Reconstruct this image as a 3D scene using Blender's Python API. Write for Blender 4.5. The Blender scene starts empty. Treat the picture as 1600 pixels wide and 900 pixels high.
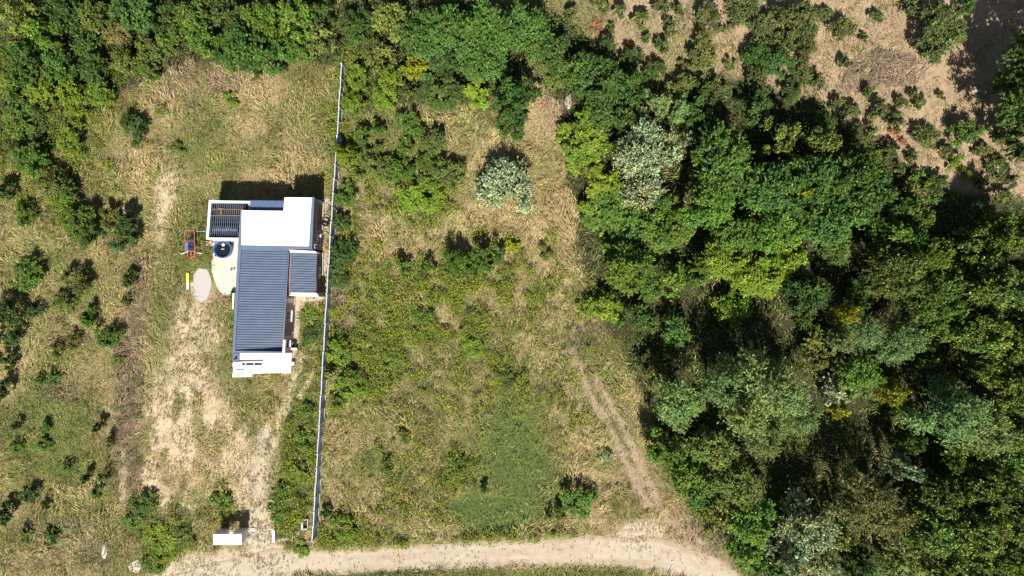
import bpy, math, random
import numpy as np
from math import radians as R
C = bpy.context.scene.collection
SC = bpy.context.scene
rng = np.random.default_rng(7)
random.seed(7)
PXM = 15.0                      # photo pixels per metre on the ground
H = 71.11                       # camera height

# ------------------------------------------------------------------ camera, sky, sun
cam = bpy.data.objects.new('camera', bpy.data.cameras.new('camera')); C.objects.link(cam)
cam.location = (0, 0, H); cam.rotation_euler = (0, 0, 0)
cam.data.sensor_width = 36; cam.data.lens = 24; cam.data.clip_end = 3000
SC.camera = cam
SUN_EL = 51.0
w = bpy.data.worlds.new('World'); SC.world = w; w.use_nodes = True
nt = w.node_tree
sky = nt.nodes.new('ShaderNodeTexSky'); sky.sky_type = 'NISHITA'; sky.sun_disc = False
sky.sun_elevation = R(SUN_EL); sky.sun_rotation = R(180)
nt.nodes['Background'].inputs['Strength'].default_value = 0.05
nt.links.new(sky.outputs[0], nt.nodes['Background'].inputs[0])
sun = bpy.data.objects.new('sun', bpy.data.lights.new('sun', 'SUN')); C.objects.link(sun)
sun.data.energy = 5.0; sun.data.angle = R(0.5); sun.data.color = (1, 0.965, 0.90)
sun.rotation_euler = (R(90 - SUN_EL), 0, R(0.5))
SC.view_settings.view_transform = 'Standard'; SC.view_settings.look = 'None'
SC.view_settings.exposure = 0.62; SC.view_settings.gamma = 1

# ------------------------------------------------------------------ helpers
def P(px, py, z=0.0):
    k = (1 - z / H) / PXM
    return np.array(((px - 800) * k, (450 - py) * k, z))

def tag(o, label=None, cat=None, group=None, kind=None):
    if label: o['label'] = label
    if cat: o['category'] = cat
    if group: o['group'] = group
    if kind: o['kind'] = kind
    return o

def empty(name, loc, rz=0):
    o = bpy.data.objects.new(name, None); C.objects.link(o)
    o.location = loc; o.rotation_euler = (0, 0, rz); o.empty_display_size = 0.3
    return o

def link(name, me, parent=None):
    o = bpy.data.objects.new(name, me); C.objects.link(o)
    if parent is not None: o.parent = parent
    return o

def quads_mesh(name, V, F, mat, col=None, smooth=False):
    """V (n,3) float, F (m,4) int; col (n,3)"""
    me = bpy.data.meshes.new(name)
    V = np.asarray(V, np.float32); F = np.asarray(F, np.int32)
    k = F.shape[1]
    me.vertices.add(len(V)); me.vertices.foreach_set('co', V.ravel())
    me.loops.add(F.size); me.loops.foreach_set('vertex_index', F.ravel())
    me.polygons.add(len(F))
    me.polygons.foreach_set('loop_start', np.arange(len(F), dtype=np.int32) * k)
    if smooth: me.polygons.foreach_set('use_smooth', np.ones(len(F), bool))
    if col is not None:
        a = me.attributes.new('col', 'FLOAT_COLOR', 'POINT')
        c4 = np.ones((len(V), 4), np.float32); c4[:, :3] = col
        a.data.foreach_set('color', c4.ravel())
    me.materials.append(mat)
    me.update(calc_edges=True)
    return me

class MB:
    """collects boxes, prisms, tubes into ONE mesh"""
    def __init__(s): s.v = []; s.f = []
    def add(s, vs, fs):
        n = len(s.v); s.v += [tuple(map(float, p)) for p in vs]; s.f += [tuple(i + n for i in f) for f in fs]; return s
    def prism(s, bot, top):
        n = len(bot)
        return s.add(list(bot) + list(top), [tuple(range(n - 1, -1, -1)), tuple(range(n, 2 * n))] +
                     [(i, (i + 1) % n, n + (i + 1) % n, n + i) for i in range(n)])
    def box(s, x0, x1, y0, y1, z0, z1):
        q = [(x0, y0), (x1, y0), (x1, y1), (x0, y1)]
        return s.prism([(a, b, z0) for a, b in q], [(a, b, z1) for a, b in q])
    def pxprism(s, pts, zt, zb):
        """polygon given by its photo corners at height zt (single or per corner), straight down to zb"""
        if not hasattr(zt, '__len__'): zt = [zt] * len(pts)
        t = [P(x, y, z) for (x, y), z in zip(pts, zt)]
        t = order(t)
        return s.prism([(p[0], p[1], zb) for p in t], t)
    def tube(s, path, rad, n=6, cap=True):
        path = [np.array(p, float) for p in path]; rings = []
        if not hasattr(rad, '__len__'): rad = [rad] * len(path)
        for i, p in enumerate(path):
            d = path[min(i + 1, len(path) - 1)] - path[max(i - 1, 0)]; d /= np.linalg.norm(d) + 1e-9
            u = np.cross(d, (0, 0, 1) if abs(d[2]) < .9 else (1, 0, 0)); u /= np.linalg.norm(u); v = np.cross(u, d)
            rings.append([p + rad[i] * (math.cos(a) * u + math.sin(a) * v) for a in np.arange(n) * 2 * math.pi / n])
        vs = [q for r in rings for q in r]; fs = []
        for i in range(len(path) - 1):
            for j in range(n): fs.append((i * n + j, i * n + (j + 1) % n, (i + 1) * n + (j + 1) % n, (i + 1) * n + j))
        if cap: fs += [tuple(range(n - 1, -1, -1)), tuple((len(path) - 1) * n + j for j in range(n))]
        return s.add(vs, fs)
    def mesh(s, name, mat, bevel=0):
        me = bpy.data.meshes.new(name); me.from_pydata(s.v, [], s.f); me.materials.append(mat); me.update()
        return me
    def build(s, name, mat, parent=None, org=None, bevel=0):
        if org is not None:
            s.v = [(a - org[0], b - org[1], c - org[2]) for a, b, c in s.v]
        o = link(name, s.mesh(name, mat), parent)
        if bevel:
            m = o.modifiers.new('bevel', 'BEVEL'); m.width = bevel; m.segments = 2; m.limit_method = 'ANGLE'
        return o

def order(t):
    a = sum(t[i][0] * t[(i + 1) % len(t)][1] - t[(i + 1) % len(t)][0] * t[i][1] for i in range(len(t)))
    return t if a > 0 else t[::-1]

# ------------------------------------------------------------------ numpy noise
_tab = np.random.default_rng(3).random((64, 256, 256)).astype(np.float32)
def vn(x, y, scale, seed=0):
    t = _tab[seed % 64]; x = np.asarray(x) / scale + 1000.37 + seed * 7.3; y = np.asarray(y) / scale + 1000.71
    xi = np.floor(x).astype(int); yi = np.floor(y).astype(int); fx = x - xi; fy = y - yi
    fx = fx * fx * (3 - 2 * fx); fy = fy * fy * (3 - 2 * fy)
    a = t[xi & 255, yi & 255]; b = t[(xi + 1) & 255, yi & 255]; c = t[xi & 255, (yi + 1) & 255]; d = t[(xi + 1) & 255, (yi + 1) & 255]
    return (a + (b - a) * fx) * (1 - fy) + (c + (d - c) * fx) * fy
def fbm(x, y, scale, seed=0, o=4):
    s = 0; amp = 1; tot = 0
    for i in range(o):
        s = s + amp * vn(x, y, scale / 2 ** i, seed + i); tot += amp; amp *= .55
    return s / tot
def sstep(a, b, x):
    t = np.clip((x - a) / (b - a), 0, 1); return t * t * (3 - 2 * t)

# ------------------------------------------------------------------ materials
def newmat(name):
    m = bpy.data.materials.new(name); m.use_nodes = True
    return m, m.node_tree, m.node_tree.nodes['Principled BSDF']
def N(nt, t, **kw):
    n = nt.nodes.new(t)
    for k, v in kw.items():
        if k in n.inputs: n.inputs[k].default_value = v
        else: setattr(n, k, v)
    return n
def plain(name, col, rough=.6, metal=0, var=.12, scale=8, bump=0, wear=None):
    """a base colour with mottling, and faint relief"""
    m, t, b = newmat(name)
    tc = N(t, 'ShaderNodeTexCoord')
    nz = N(t, 'ShaderNodeTexNoise', Scale=scale, Detail=6.0, Roughness=.65)
    t.links.new(tc.outputs['Object'], nz.inputs['Vector'])
    rp = N(t, 'ShaderNodeMapRange'); rp.inputs['From Min'].default_value = .3; rp.inputs['From Max'].default_value = .7
    rp.inputs['To Min'].default_value = 1 - var; rp.inputs['To Max'].default_value = 1 + var
    t.links.new(nz.outputs[0], rp.inputs['Value'])
    mx = N(t, 'ShaderNodeMix', data_type='RGBA', blend_type='MULTIPLY'); mx.inputs[0].default_value = 1
    mx.inputs[6].default_value = (*col, 1); t.links.new(rp.outputs[0], mx.inputs[7])
    out = mx.outputs[2]
    if wear:
        n2 = N(t, 'ShaderNodeTexNoise', Scale=wear[1], Detail=8.0, Roughness=.7); t.links.new(tc.outputs['Object'], n2.inputs['Vector'])
        r2 = N(t, 'ShaderNodeMapRange'); r2.inputs['From Min'].default_value = wear[2]; r2.inputs['From Max'].default_value = wear[2] + .15
        t.links.new(n2.outputs[0], r2.inputs['Value'])
        m2 = N(t, 'ShaderNodeMix', data_type='RGBA'); t.links.new(r2.outputs[0], m2.inputs[0]); t.links.new(out, m2.inputs[6])
        m2.inputs[7].default_value = (*wear[0], 1); out = m2.outputs[2]
    t.links.new(out, b.inputs['Base Color'])
    b.inputs['Roughness'].default_value = rough; b.inputs['Metallic'].default_value = metal
    if bump:
        bp = N(t, 'ShaderNodeBump', Strength=bump, Distance=.02); t.links.new(nz.outputs[0], bp.inputs['Height'])
        t.links.new(bp.outputs[0], b.inputs['Normal'])
    return m
def attr_mat(name, rough=.8, trans=0.0, objcol=False):
    m, t, b = newmat(name)
    a = N(t, 'ShaderNodeAttribute', attribute_name='col')
    out = a.outputs['Color']
    if objcol:
        oi = N(t, 'ShaderNodeObjectInfo')
        mx = N(t, 'ShaderNodeMix', data_type='RGBA', blend_type='MULTIPLY'); mx.inputs[0].default_value = 1
        t.links.new(out, mx.inputs[6]); t.links.new(oi.outputs['Color'], mx.inputs[7]); out = mx.outputs[2]
    t.links.new(out, b.inputs['Base Color']); b.inputs['Roughness'].default_value = rough
    b.inputs['Specular IOR Level'].default_value = .25
    if trans:
        tr = N(t, 'ShaderNodeBsdfTranslucent'); ms = N(t, 'ShaderNodeMixShader'); ms.inputs[0].default_value = trans
        t.links.new(out, tr.inputs['Color']); t.links.new(b.outputs[0], ms.inputs[1]); t.links.new(tr.outputs[0], ms.inputs[2])
        t.links.new(ms.outputs[0], t.nodes['Material Output'].inputs['Surface'])
    return m
def ground_mat(name, bumpd=.06, grain=1.0):
    m, t, b = newmat(name)
    a = N(t, 'ShaderNodeAttribute', attribute_name='col'); tc = N(t, 'ShaderNodeTexCoord')
    n1 = N(t, 'ShaderNodeTexNoise', Scale=1.7, Detail=8.0, Roughness=.72); n2 = N(t, 'ShaderNodeTexNoise', Scale=9.0, Detail=4.0, Roughness=.7)
    out = a.outputs['Color']
    for n, lo, hi in ((n1, 1 - .28 * grain, 1 + .26 * grain), (n2, 1 - .3 * grain, 1 + .25 * grain)):
        t.links.new(tc.outputs['Object'], n.inputs['Vector'])
        rp = N(t, 'ShaderNodeMapRange'); rp.inputs['From Min'].default_value = .32; rp.inputs['From Max'].default_value = .68
        rp.inputs['To Min'].default_value = lo; rp.inputs['To Max'].default_value = hi
        t.links.new(n.outputs[0], rp.inputs['Value'])
        mx = N(t, 'ShaderNodeMix', data_type='RGBA', blend_type='MULTIPLY'); mx.inputs[0].default_value = 1
        t.links.new(out, mx.inputs[6]); t.links.new(rp.outputs[0], mx.inputs[7]); out = mx.outputs[2]
    t.links.new(out, b.inputs['Base Color']); b.inputs['Roughness'].default_value = .95; b.inputs['Specular IOR Level'].default_value = .1
    bp = N(t, 'ShaderNodeBump', Strength=.8, Distance=bumpd)
    ad = N(t, 'ShaderNodeMath', operation='ADD'); t.links.new(n1.outputs[0], ad.inputs[0]); t.links.new(n2.outputs[0], ad.inputs[1])
    t.links.new(ad.outputs[0], bp.inputs['Height']); t.links.new(bp.outputs[0], b.inputs['Normal'])
    return m

# ------------------------------------------------------------------ zones of the ground (in photo pixels at ground level)
def blob(px, py, cx, cy, rx, ry, rot=0, soft=.35, rag=.45, seed=0, ns=40):
    a = R(rot); dx = px - cx; dy = py - cy
    u = (dx * math.cos(a) + dy * math.sin(a)) / rx; v = (-dx * math.sin(a) + dy * math.cos(a)) / ry
    r = np.sqrt(u * u + v * v) + (fbm(px, py, ns, 5 + seed) - .5) * 2 * rag
    return 1 - sstep(1 - soft, 1 + soft, r)
def path(px, py, pts, wd, soft=.3, rag=.3, seed=0, ns=25):
    best = np.full(np.shape(px), 1e9)
    if not hasattr(wd, '__len__'): wd = [wd] * len(pts)
    for i in range(len(pts) - 1):
        (x0, y0), (x1, y1) = pts[i], pts[i + 1]; dx, dy = x1 - x0, y1 - y0
        tt = np.clip(((px - x0) * dx + (py - y0) * dy) / (dx * dx + dy * dy), 0, 1)
        d = np.hypot(px - x0 - tt * dx, py - y0 - tt * dy) / (wd[i] + (wd[i + 1] - wd[i]) * tt)
        best = np.minimum(best, d)
    best = best + (fbm(px, py, ns, 11 + seed) - .5) * 2 * rag
    return 1 - sstep(1 - soft, 1 + soft, best)
def poly(px, py, pts, soft=12, rag=18, seed=0, ns=45):
    """signed distance style mask of a polygon"""
    ins = np.zeros(np.shape(px), bool); d = np.full(np.shape(px), 1e9)
    n = len(pts)
    for i in range(n):
        (x0, y0), (x1, y1) = pts[i], pts[(i + 1) % n]; dx, dy = x1 - x0, y1 - y0
        tt = np.clip(((px - x0) * dx + (py - y0) * dy) / (dx * dx + dy * dy + 1e-9), 0, 1)
        d = np.minimum(d, np.hypot(px - x0 - tt * dx, py - y0 - tt * dy))
        c = ((y0 > py) != (y1 > py)) & (px < dx * (py - y0) / (dy if dy else 1e-9) + x0); ins ^= c
    sd = np.where(ins, d, -d) + (fbm(px, py, ns, 17 + seed) - .5) * 2 * rag
    return sstep(-soft, soft, sd)

ROAD = [(262, 906), (310, 900), (360, 891), (430, 881), (560, 875), (700, 869), (850, 862), (960, 860), (1040, 868), (1110, 896), (1190, 950), (1300, 1040)]
ROADW = [4, 11, 18, 21, 19, 19, 21, 23, 25, 24, 22, 20]
DRIVE = [(420, 660), (408, 700), (405, 760), (404, 830), (408, 870)]
RUT1 = [(892, 550), (906, 580), (927, 627), (957, 673), (980, 727), (1003, 773), (1020, 815)]
RUT2 = [(930, 590), (960, 643), (987, 697), (1013, 757), (1030, 793), (1053, 827), (1100, 853)]
WOOD = [(860, 100), (1010, 120), (1180, 120), (1330, 190), (1420, 260), (1500, 300), (1700, 330), (1700, 1000), (1230, 960), (1130, 870), (1075, 790), (1040, 720), (1010, 640), (975, 580), (965, 530), (915, 470), (905, 390), (890, 300), (880, 200)]
ORCH = [(850, -200), (1900, -200), (1900, 420), (1500, 330), (1400, 270), (1330, 200), (1190, 140), (1000, 110), (900, 60)]
THICK = [(-150, -150), (520, -150), (532, 95), (430, 108), (300, 98), (245, 125), (190, 150), (120, 200), (95, 240), (-150, 260)]
HEDGE = [(525, -20), (860, 20), (910, 60), (1000, 110), (1000, 180), (900, 190), (850, 140), (720, 160), (535, 165)]
HOUSE = [(346, 320), (507, 318), (506, 470), (466, 470), (460, 585), (372, 590), (378, 380), (346, 378)]

def zones_full(px, py):
    z = {}
    z['road'] = path(px, py, ROAD, ROADW, .18, .22, 1)
    z['apron'] = np.maximum(blob(px, py, 1005, 838, 38, 24, 0, .3, .3, 2), poly(px, py, [(225, 925), (250, 885), (300, 868), (385, 853), (440, 850), (450, 920), (240, 940)], 9, 14, 3, 20))
    z['drive'] = path(px, py, DRIVE, [5, 14, 18, 21, 26], .5, .5, 3) * .92
    z['strip'] = poly(px, py, [(500, 310), (516, 310), (512, 440), (500, 478), (470, 490), (462, 560), (455, 560), (458, 462), (500, 460)], 3, 5, 6, 12)
    s1 = poly(px, py, [(222, 600), (300, 520), (330, 560), (362, 620), (372, 690), (330, 760), (290, 815), (240, 800), (210, 740)], 26, 30, 4)
    s2 = blob(px, py, 258, 312, 14, 62, 8, .5, .5, 8); s3 = blob(px, py, 300, 515, 36, 45, 0, .7, .6, 9)
    s4 = blob(px, py, 385, 720, 35, 90, 0, .8, .7, 10)
    s5 = np.maximum(path(px, py, [(472, 560), (445, 640), (425, 700)], 6, .5, .5, 12), path(px, py, [(490, 580), (468, 620)], 4, .5, .5, 13))
    brk = np.clip(.50 + .80 * fbm(px, py, 9, 30, 3) - .75 * sstep(.50, .66, fbm(px * 1.9, py * .55, 34, 31, 3)), 0, 1.1)
    z['sand'] = np.clip(np.max([s1 * brk, s2 * .9, s3 * brk, s4 * brk * .8, s5 * .8, path(px, py, [(192, 700), (192, 820)], 5, .6, .4, 14) * .7], axis=0), 0, 1)
    z['patio'] = poly(px, py, [(336, 378), (380, 372), (375, 440), (372, 455), (355, 462), (340, 455), (333, 430)], 2, 3, 5, 14)
    z['gravel'] = blob(px, py, 320, 445, 17, 28, -4, .1, .12, 6, 14)
    z['house'] = poly(px, py, HOUSE, 1.5, .01, 7)
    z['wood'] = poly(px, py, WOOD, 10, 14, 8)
    z['orch'] = poly(px, py, ORCH, 14, 18, 9)
    lawn = np.max([blob(px, py, 800, 720, 62, 85, -14, .5, .45, 20) * .9, blob(px, py, 775, 800, 70, 30, 0, .35, .35, 21), blob(px, py, 840, 760, 50, 60, 0, .5, .4, 22) * .8, blob(px, py, 800, 665, 40, 40, 0, .5, .4, 19) * .8], axis=0)
    z['lawn'] = lawn
    green = np.max([blob(px, py, 70, 690, 95, 85, 0, .5, .5, 23), blob(px, py, 310, 370, 48, 75, 0, .5, .4, 24), blob(px, py, 380, 500, 30, 45, 10, .5, .4, 25) * .9,
                    blob(px, py, 470, 690, 28, 190, 6, .35, .4, 26), blob(px, py, 488, 520, 24, 55, 0, .4, .4, 27), blob(px, py, 390, 620, 40, 45, 0, .7, .6, 45) * .8,
                    blob(px, py, 920, 565, 42, 60, -20, .5, .4, 28) * .8, path(px, py, [(500, 903), (700, 897), (1000, 900)], 9, .4, .5, 29),
                    path(px, py, [(905, 560), (945, 640), (985, 715)], [30, 24, 14], .5, .4, 31) * .75, blob(px, py, 300, 220, 60, 70, 0, .8, .9, 32) * .6, blob(px, py, 60, 170, 110, 140, 0, .5, .4, 33) * .7,
                    blob(px, py, 150, 830, 150, 60, 0, .8, .8, 34) * .6, blob(px, py, 260, 830, 70, 40, 0, .6, .6, 35) * .8, blob(px, py, 880, 20, 70, 90, 0, .5, .5, 36) * .6,
                    blob(px, py, 1060, 85, 60, 60, 0, .8, .8, 37) * .4, blob(px, py, 285, 600, 70, 110, 0, .8, .9, 38) * .45, blob(px, py, 600, 180, 120, 120, 0, .5, .4, 39) * .8,
                    blob(px, py, 255, 460, 35, 90, 0, .6, .7, 41) * .7, blob(px, py, 80, 400, 150, 200, 0, .6, .8, 47) * .4, blob(px, py, 700, 620, 190, 180, 0, .6, .7, 48) * .35], axis=0)
    z['green'] = np.clip(np.maximum(green, lawn), 0, 1)
    z['pink'] = np.max([path(px, py, [(222, 420), (212, 520), (200, 620), (200, 760)], [14, 20, 22, 18], .5, .5, 15), blob(px, py, 285, 120, 42, 50, -20, .5, .6, 16) * .8,
                        blob(px, py, 350, 125, 30, 20, 0, .5, .6, 17) * .7, blob(px, py, 535, 470, 22, 55, 0, .5, .6, 18) * .8, blob(px, py, 920, 520, 25, 22, 0, .5, .5, 19),
                        blob(px, py, 1100, 840, 45, 40, 35, .5, .5, 43) * .8, blob(px, py, 870, 170, 28, 40, 0, .5, .5, 44) * .7, blob(px, py, 100, 610, 35, 15, 0, .5, .6, 46) * .7,
                        blob(px, py, 110, 850, 70, 30, 20, .6, .7, 47) * .5], axis=0)
    z['rut'] = np.maximum(path(px, py, RUT1, 6.2, .6, .6, 1, 14), path(px, py, RUT2, 6.2, .6, .6, 2, 14)) * .85
    z['track'] = path(px, py, [(885, 470), (900, 540), (925, 600), (960, 660), (990, 720), (1025, 785), (1070, 845), (1130, 890)], [5, 8, 15, 24, 28, 30, 34, 30], .5, .5, 5, 18)
    wd = np.max([blob(px, py, 700, 540, 190, 140, 0, .5, .4, 50), blob(px, py, 560, 560, 40, 90, 0, .5, .5, 51), blob(px, py, 820, 470, 80, 70, 0, .6, .6, 52) * .7,
                 blob(px, py, 545, 250, 30, 160, 0, .5, .5, 53), blob(px, py, 640, 310, 60, 40, 0, .5, .5, 54), blob(px, py, 700, 720, 120, 90, 0, .7, .6, 55) * .5,
                 blob(px, py, 465, 720, 28, 110, 5, .3, .4, 56) * 1.0, blob(px, py, 545, 840, 60, 28, 0, .5, .5, 57), blob(px, py, 255, 850, 40, 40, 0, .5, .5, 58),
                 blob(px, py, 220, 795, 25, 30, 0, .5, .5, 59), blob(px, py, 800, 400, 40, 40, 0, .6, .6, 60) * .7, path(px, py, [(440, 855), (620, 850), (900, 834)], 7, .5, .5, 61) * .8,
                 blob(px, py, 60, 200, 120, 130, 0, .6, .5, 62) * .55, blob(px, py, 340, 780, 25, 35, 0, .5, .5, 40) * .9], axis=0)
    z['weed'] = wd
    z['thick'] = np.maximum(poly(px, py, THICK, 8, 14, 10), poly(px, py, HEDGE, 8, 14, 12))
    return z
# the zones once on a 2.5 pixel lattice, looked up between its nodes
_zx0, _zy0, _zs = -130.0, -120.0, 2.5
_ZG = {k: v.astype(np.float32) for k, v in zones_full(*np.meshgrid(np.arange(_zx0, 1731, _zs), np.arange(_zy0, 1021, _zs))).items()}
def zones(px, py):
    h, w_ = _ZG['road'].shape
    u = np.clip((np.asarray(px) - _zx0) / _zs, 0, w_ - 1.001); v = np.clip((np.asarray(py) - _zy0) / _zs, 0, h - 1.001)
    i = u.astype(int); j = v.astype(int); fu = u - i; fv = v - j
    return {k: (g[j, i] * (1 - fu) + g[j, i + 1] * fu) * (1 - fv) + (g[j + 1, i] * (1 - fu) + g[j + 1, i + 1] * fu) * fv for k, g in _ZG.items()}

# ------------------------------------------------------------------ ground, road
CST = np.array((.36, .27, .14)); CDRY = np.array((.22, .155, .08)); CSAND = np.array((.54, .415, .275)); CPINK = np.array((.25, .175, .125))
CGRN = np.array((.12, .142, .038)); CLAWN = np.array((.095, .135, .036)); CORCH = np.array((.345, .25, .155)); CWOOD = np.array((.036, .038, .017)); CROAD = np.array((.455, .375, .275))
def lerp(c, d, m): return c + (np.asarray(d) - c) * m[..., None]
def ground_col(px, py, z):
    f = fbm(px, py, 70, 40); g = fbm(px, py, 14, 41)
    c = np.broadcast_to(CST, px.shape + (3,)).copy()
    c = lerp(c, CDRY, sstep(.42, .7, f) * .7); c = lerp(c, CGRN, sstep(.48, .68, fbm(px, py, 55, 44)) * .65)
    c = lerp(c, CORCH * (.8 + .45 * g)[..., None], z['orch'])
    c = lerp(c, CGRN, np.clip(z['green'] * (.5 + 1.0 * g), 0, 1))
    c = lerp(c, CLAWN, z['lawn'] * .85)
    c = lerp(c, CPINK, z['pink'] * .75 * (.5 + g)); c = lerp(c, CWOOD, np.maximum(z['wood'], z['thick']) * .95)  # floor of wood and thicket, its dark tone deepened for the black shade there
    c = lerp(c, (.27, .20, .125), z['track'] * .6); c = lerp(c, CSAND, z['sand']); c = lerp(c, (.36, .265, .175), z['rut'])
    c = lerp(c, (.48, .39, .29), np.clip(z['strip'] * .9, 0, 1))
    d = np.maximum(z['drive'], z['apron']) * (.55 + .8 * fbm(px, py, 7, 45, 3))
    c = lerp(c, (.49, .395, .28), np.clip(d, 0, 1)); c = lerp(c, CROAD * .95, z['road'])
    return c
xs = np.arange(-62, 62.01, .25); ys = np.arange(-38, 38.01, .25)
ext = np.array([3, 8, 18, 40, 90, 200, 450, 900.])
xs = np.concatenate((xs[0] - ext[::-1], xs, xs[-1] + ext)); ys = np.concatenate((ys[0] - ext[::-1], ys, ys[-1] + ext))
GX, GY = np.meshgrid(xs, ys); gpx = 800 + GX * PXM; gpy = 450 - GY * PXM
Z = zones(gpx, gpy)
def gheight(X, Y, z):
    return (fbm(X, Y, 3.0, 48, 3) - .5) * .22 * (1 - np.clip(np.max([z['road'], z['apron'], z['drive'], z['patio'], z['gravel'], z['house'], z['strip'], z['rut']], axis=0) * 1.4, 0, 1))
GZ = gheight(GX, GY, Z) * (np.abs(GX) < 64)
V = np.stack((GX, GY, GZ), -1).reshape(-1, 3)
ny, nx = GX.shape; idx = np.arange(nx * ny).reshape(ny, nx)
F = np.stack((idx[:-1, :-1], idx[:-1, 1:], idx[1:, 1:], idx[1:, :-1]), -1).reshape(-1, 4)
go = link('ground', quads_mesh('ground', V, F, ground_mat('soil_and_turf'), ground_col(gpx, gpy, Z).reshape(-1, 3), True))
go['kind'] = 'structure'

def ribbon(name, pts, wd, mat, z=.012, m=24, step=.3, kind='structure', hump=0.0, colf=None):
    pts = [P(*p) for p in pts]; wd = np.array(wd) / PXM
    # Catmull-Rom resample
    out = []; ws = []
    for i in range(len(pts) - 1):
        p0, p1, p2, p3 = pts[max(i - 1, 0)], pts[i], pts[i + 1], pts[min(i + 2, len(pts) - 1)]
        n = max(2, int(np.linalg.norm(p2 - p1) / step))
        for k in range(n):
            t = k / n
            out.append(.5 * (2 * p1 + (p2 - p0) * t + (2 * p0 - 5 * p1 + 4 * p2 - p3) * t * t + (3 * p1 - p0 - 3 * p2 + p3) * t ** 3)); ws.append(wd[i] + (wd[i + 1] - wd[i]) * t)
    out.append(pts[-1]); ws.append(wd[-1])
    out = np.array(out); ws = np.array(ws)
    tg = np.gradient(out, axis=0); tg /= np.linalg.norm(tg, axis=1)[:, None]; nr = np.stack((-tg[:, 1], tg[:, 0], 0 * tg[:, 0]), 1)
    u = np.linspace(-1, 1, m)
    rag = lambda side: 1 + (fbm(out[:, 0] + side * 50, out[:, 1], 1.6, 33) - .5) * .75
    wl, wr = rag(0) * ws, rag(1) * ws
    lat = np.where(u[None] < 0, u[None] * wl[:, None], u[None] * wr[:, None])
    Vv = out[:, None, :] + nr[:, None, :] * lat[..., None]
    ruts = -hump * (np.exp(-((np.abs(u) - .45) / .14) ** 2))
    Vv[..., 2] = z + ruts[None] * (np.abs(u) < .97)
    n = len(out); ii = np.arange(n * m).reshape(n, m)
    Ff = np.stack((ii[:-1, :-1], ii[1:, :-1], ii[1:, 1:], ii[:-1, 1:]), -1).reshape(-1, 4)[:, ::-1]
    col = colf(Vv, np.broadcast_to(u, (n, m)))
    o = link(name, quads_mesh(name, Vv.reshape(-1, 3), Ff, mat, col.reshape(-1, 3), True)); o['kind'] = kind
    return o
def road_col(Vv, u):
    X, Y = Vv[..., 0], Vv[..., 1]
    rut = np.exp(-((np.abs(u) - .42) / .2) ** 2); g = fbm(X, Y, 1.2, 50)
    c = np.broadcast_to(CROAD, X.shape + (3,)) * (.86 + .3 * fbm(X, Y, 5, 51))[..., None]
    c = lerp(c, np.array((.385, .29, .195)), np.clip((fbm(X, Y * 3, 6, 52) - .42) * 2.8, 0, .85) * (1 - .8 * rut))
    return lerp(c, np.array((.34, .26, .15)), sstep(.55, 1, np.abs(u) + (g - .5) * .7) * .7)
mroad = ground_mat('pale_dirt', .03, .55)
ribbon('dirt_road', ROAD, ROADW, mroad, .02, 30, .3, hump=.012, colf=road_col)

# concrete threshold, patio, gravel patch, terrace
def slab(name, pts, mat, z0, z1, kind='structure', wob=0):
    t = order([P(x, y, 0) for x, y in pts])
    mb = MB().prism([(p[0], p[1], z0) for p in t], [(p[0], p[1], z1) for p in t])
    o = mb.build(name, mat); o['kind'] = kind; return o
def roundpoly(cx, cy, rx, ry, n=40, rag=.06, seed=0, rot=0):
    r = random.Random(seed); ph = [r.random() * 6.28 for _ in range(4)]; out = []
    for k in range(n):
        a = 2 * math.pi * k / n; q = 1 + rag * (math.sin(2 * a + ph[0]) + .7 * math.sin(3 * a + ph[1]) + .5 * math.sin(7 * a + ph[2]))
        x, y = rx * q * math.cos(a), ry * q * math.sin(a); out.append((cx + x * math.cos(rot) - y * math.sin(rot), cy + x * math.sin(rot) + y * math.cos(rot)))
    return out
m_conc = plain('pale_concrete', (.56, .49, .40), .9, var=.13, scale=1.3, bump=.2, wear=((.46, .39, .30), .8, .54))
m_thr = plain('dusty_concrete', (.47, .40, .31), .95, var=.12, scale=2, bump=.3)
m_grav = plain('grey_gravel', (.43, .405, .36), .95, var=.35, scale=24, bump=.9)
slab('patio', [(335, 379), (358, 377), (382, 374), (378, 425), (375, 448), (366, 457), (354, 462), (347, 460), (341, 452), (335, 438), (331, 424), (331, 408), (334, 392)], m_conc, -.1, .05)
slab('gravel_patch', roundpoly(314, 445, 15.5, 28, 40, .05, 3, .05), m_grav, -.1, .035)
slab('driveway_threshold', [(381, 827), (427, 825), (428, 850), (396, 851), (380, 846)], m_thr, -.1, .045)
# ------------------------------------------------------------------ house
def rows_roof(name, corners, zs, n, along, hgt, mat, parent, org, prof=((0, 0), (.52, 0), (.62, 1), (.9, 1), (1.0, 0))):
    """ribbed sheet between four photo corners TL,TR,BR,BL at heights zs; ribs run 'x' or 'y' of the sheet"""
    c = [P(x, y, z) for (x, y), z in zip(corners, zs)]
    vs = []; fs = []; ts = []
    for k in range(n):
        for a, h in prof[:-1]: ts.append(((k + a) / n, h * hgt))
    ts.append((1, 0))
    for t, h in ts:
        if along == 'x': p, q = c[0] + (c[3] - c[0]) * t, c[1] + (c[2] - c[1]) * t
        else: p, q = c[0] + (c[1] - c[0]) * t, c[3] + (c[2] - c[3]) * t
        for s in np.linspace(0, 1, 7):
            v = p + (q - p) * s; vs.append((v[0], v[1], v[2] + h + .006 * math.sin(9 * s + 31 * t)))
    for i in range(len(ts) - 1):
        for j in range(6):
            f = (i * 7 + j, i * 7 + j + 1, i * 7 + 8 + j, i * 7 + 7 + j); fs.append(f if along == 'y' else f[::-1])
    mb = MB().add(vs, fs)
    return mb.build(name, mat, parent, org)

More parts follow.
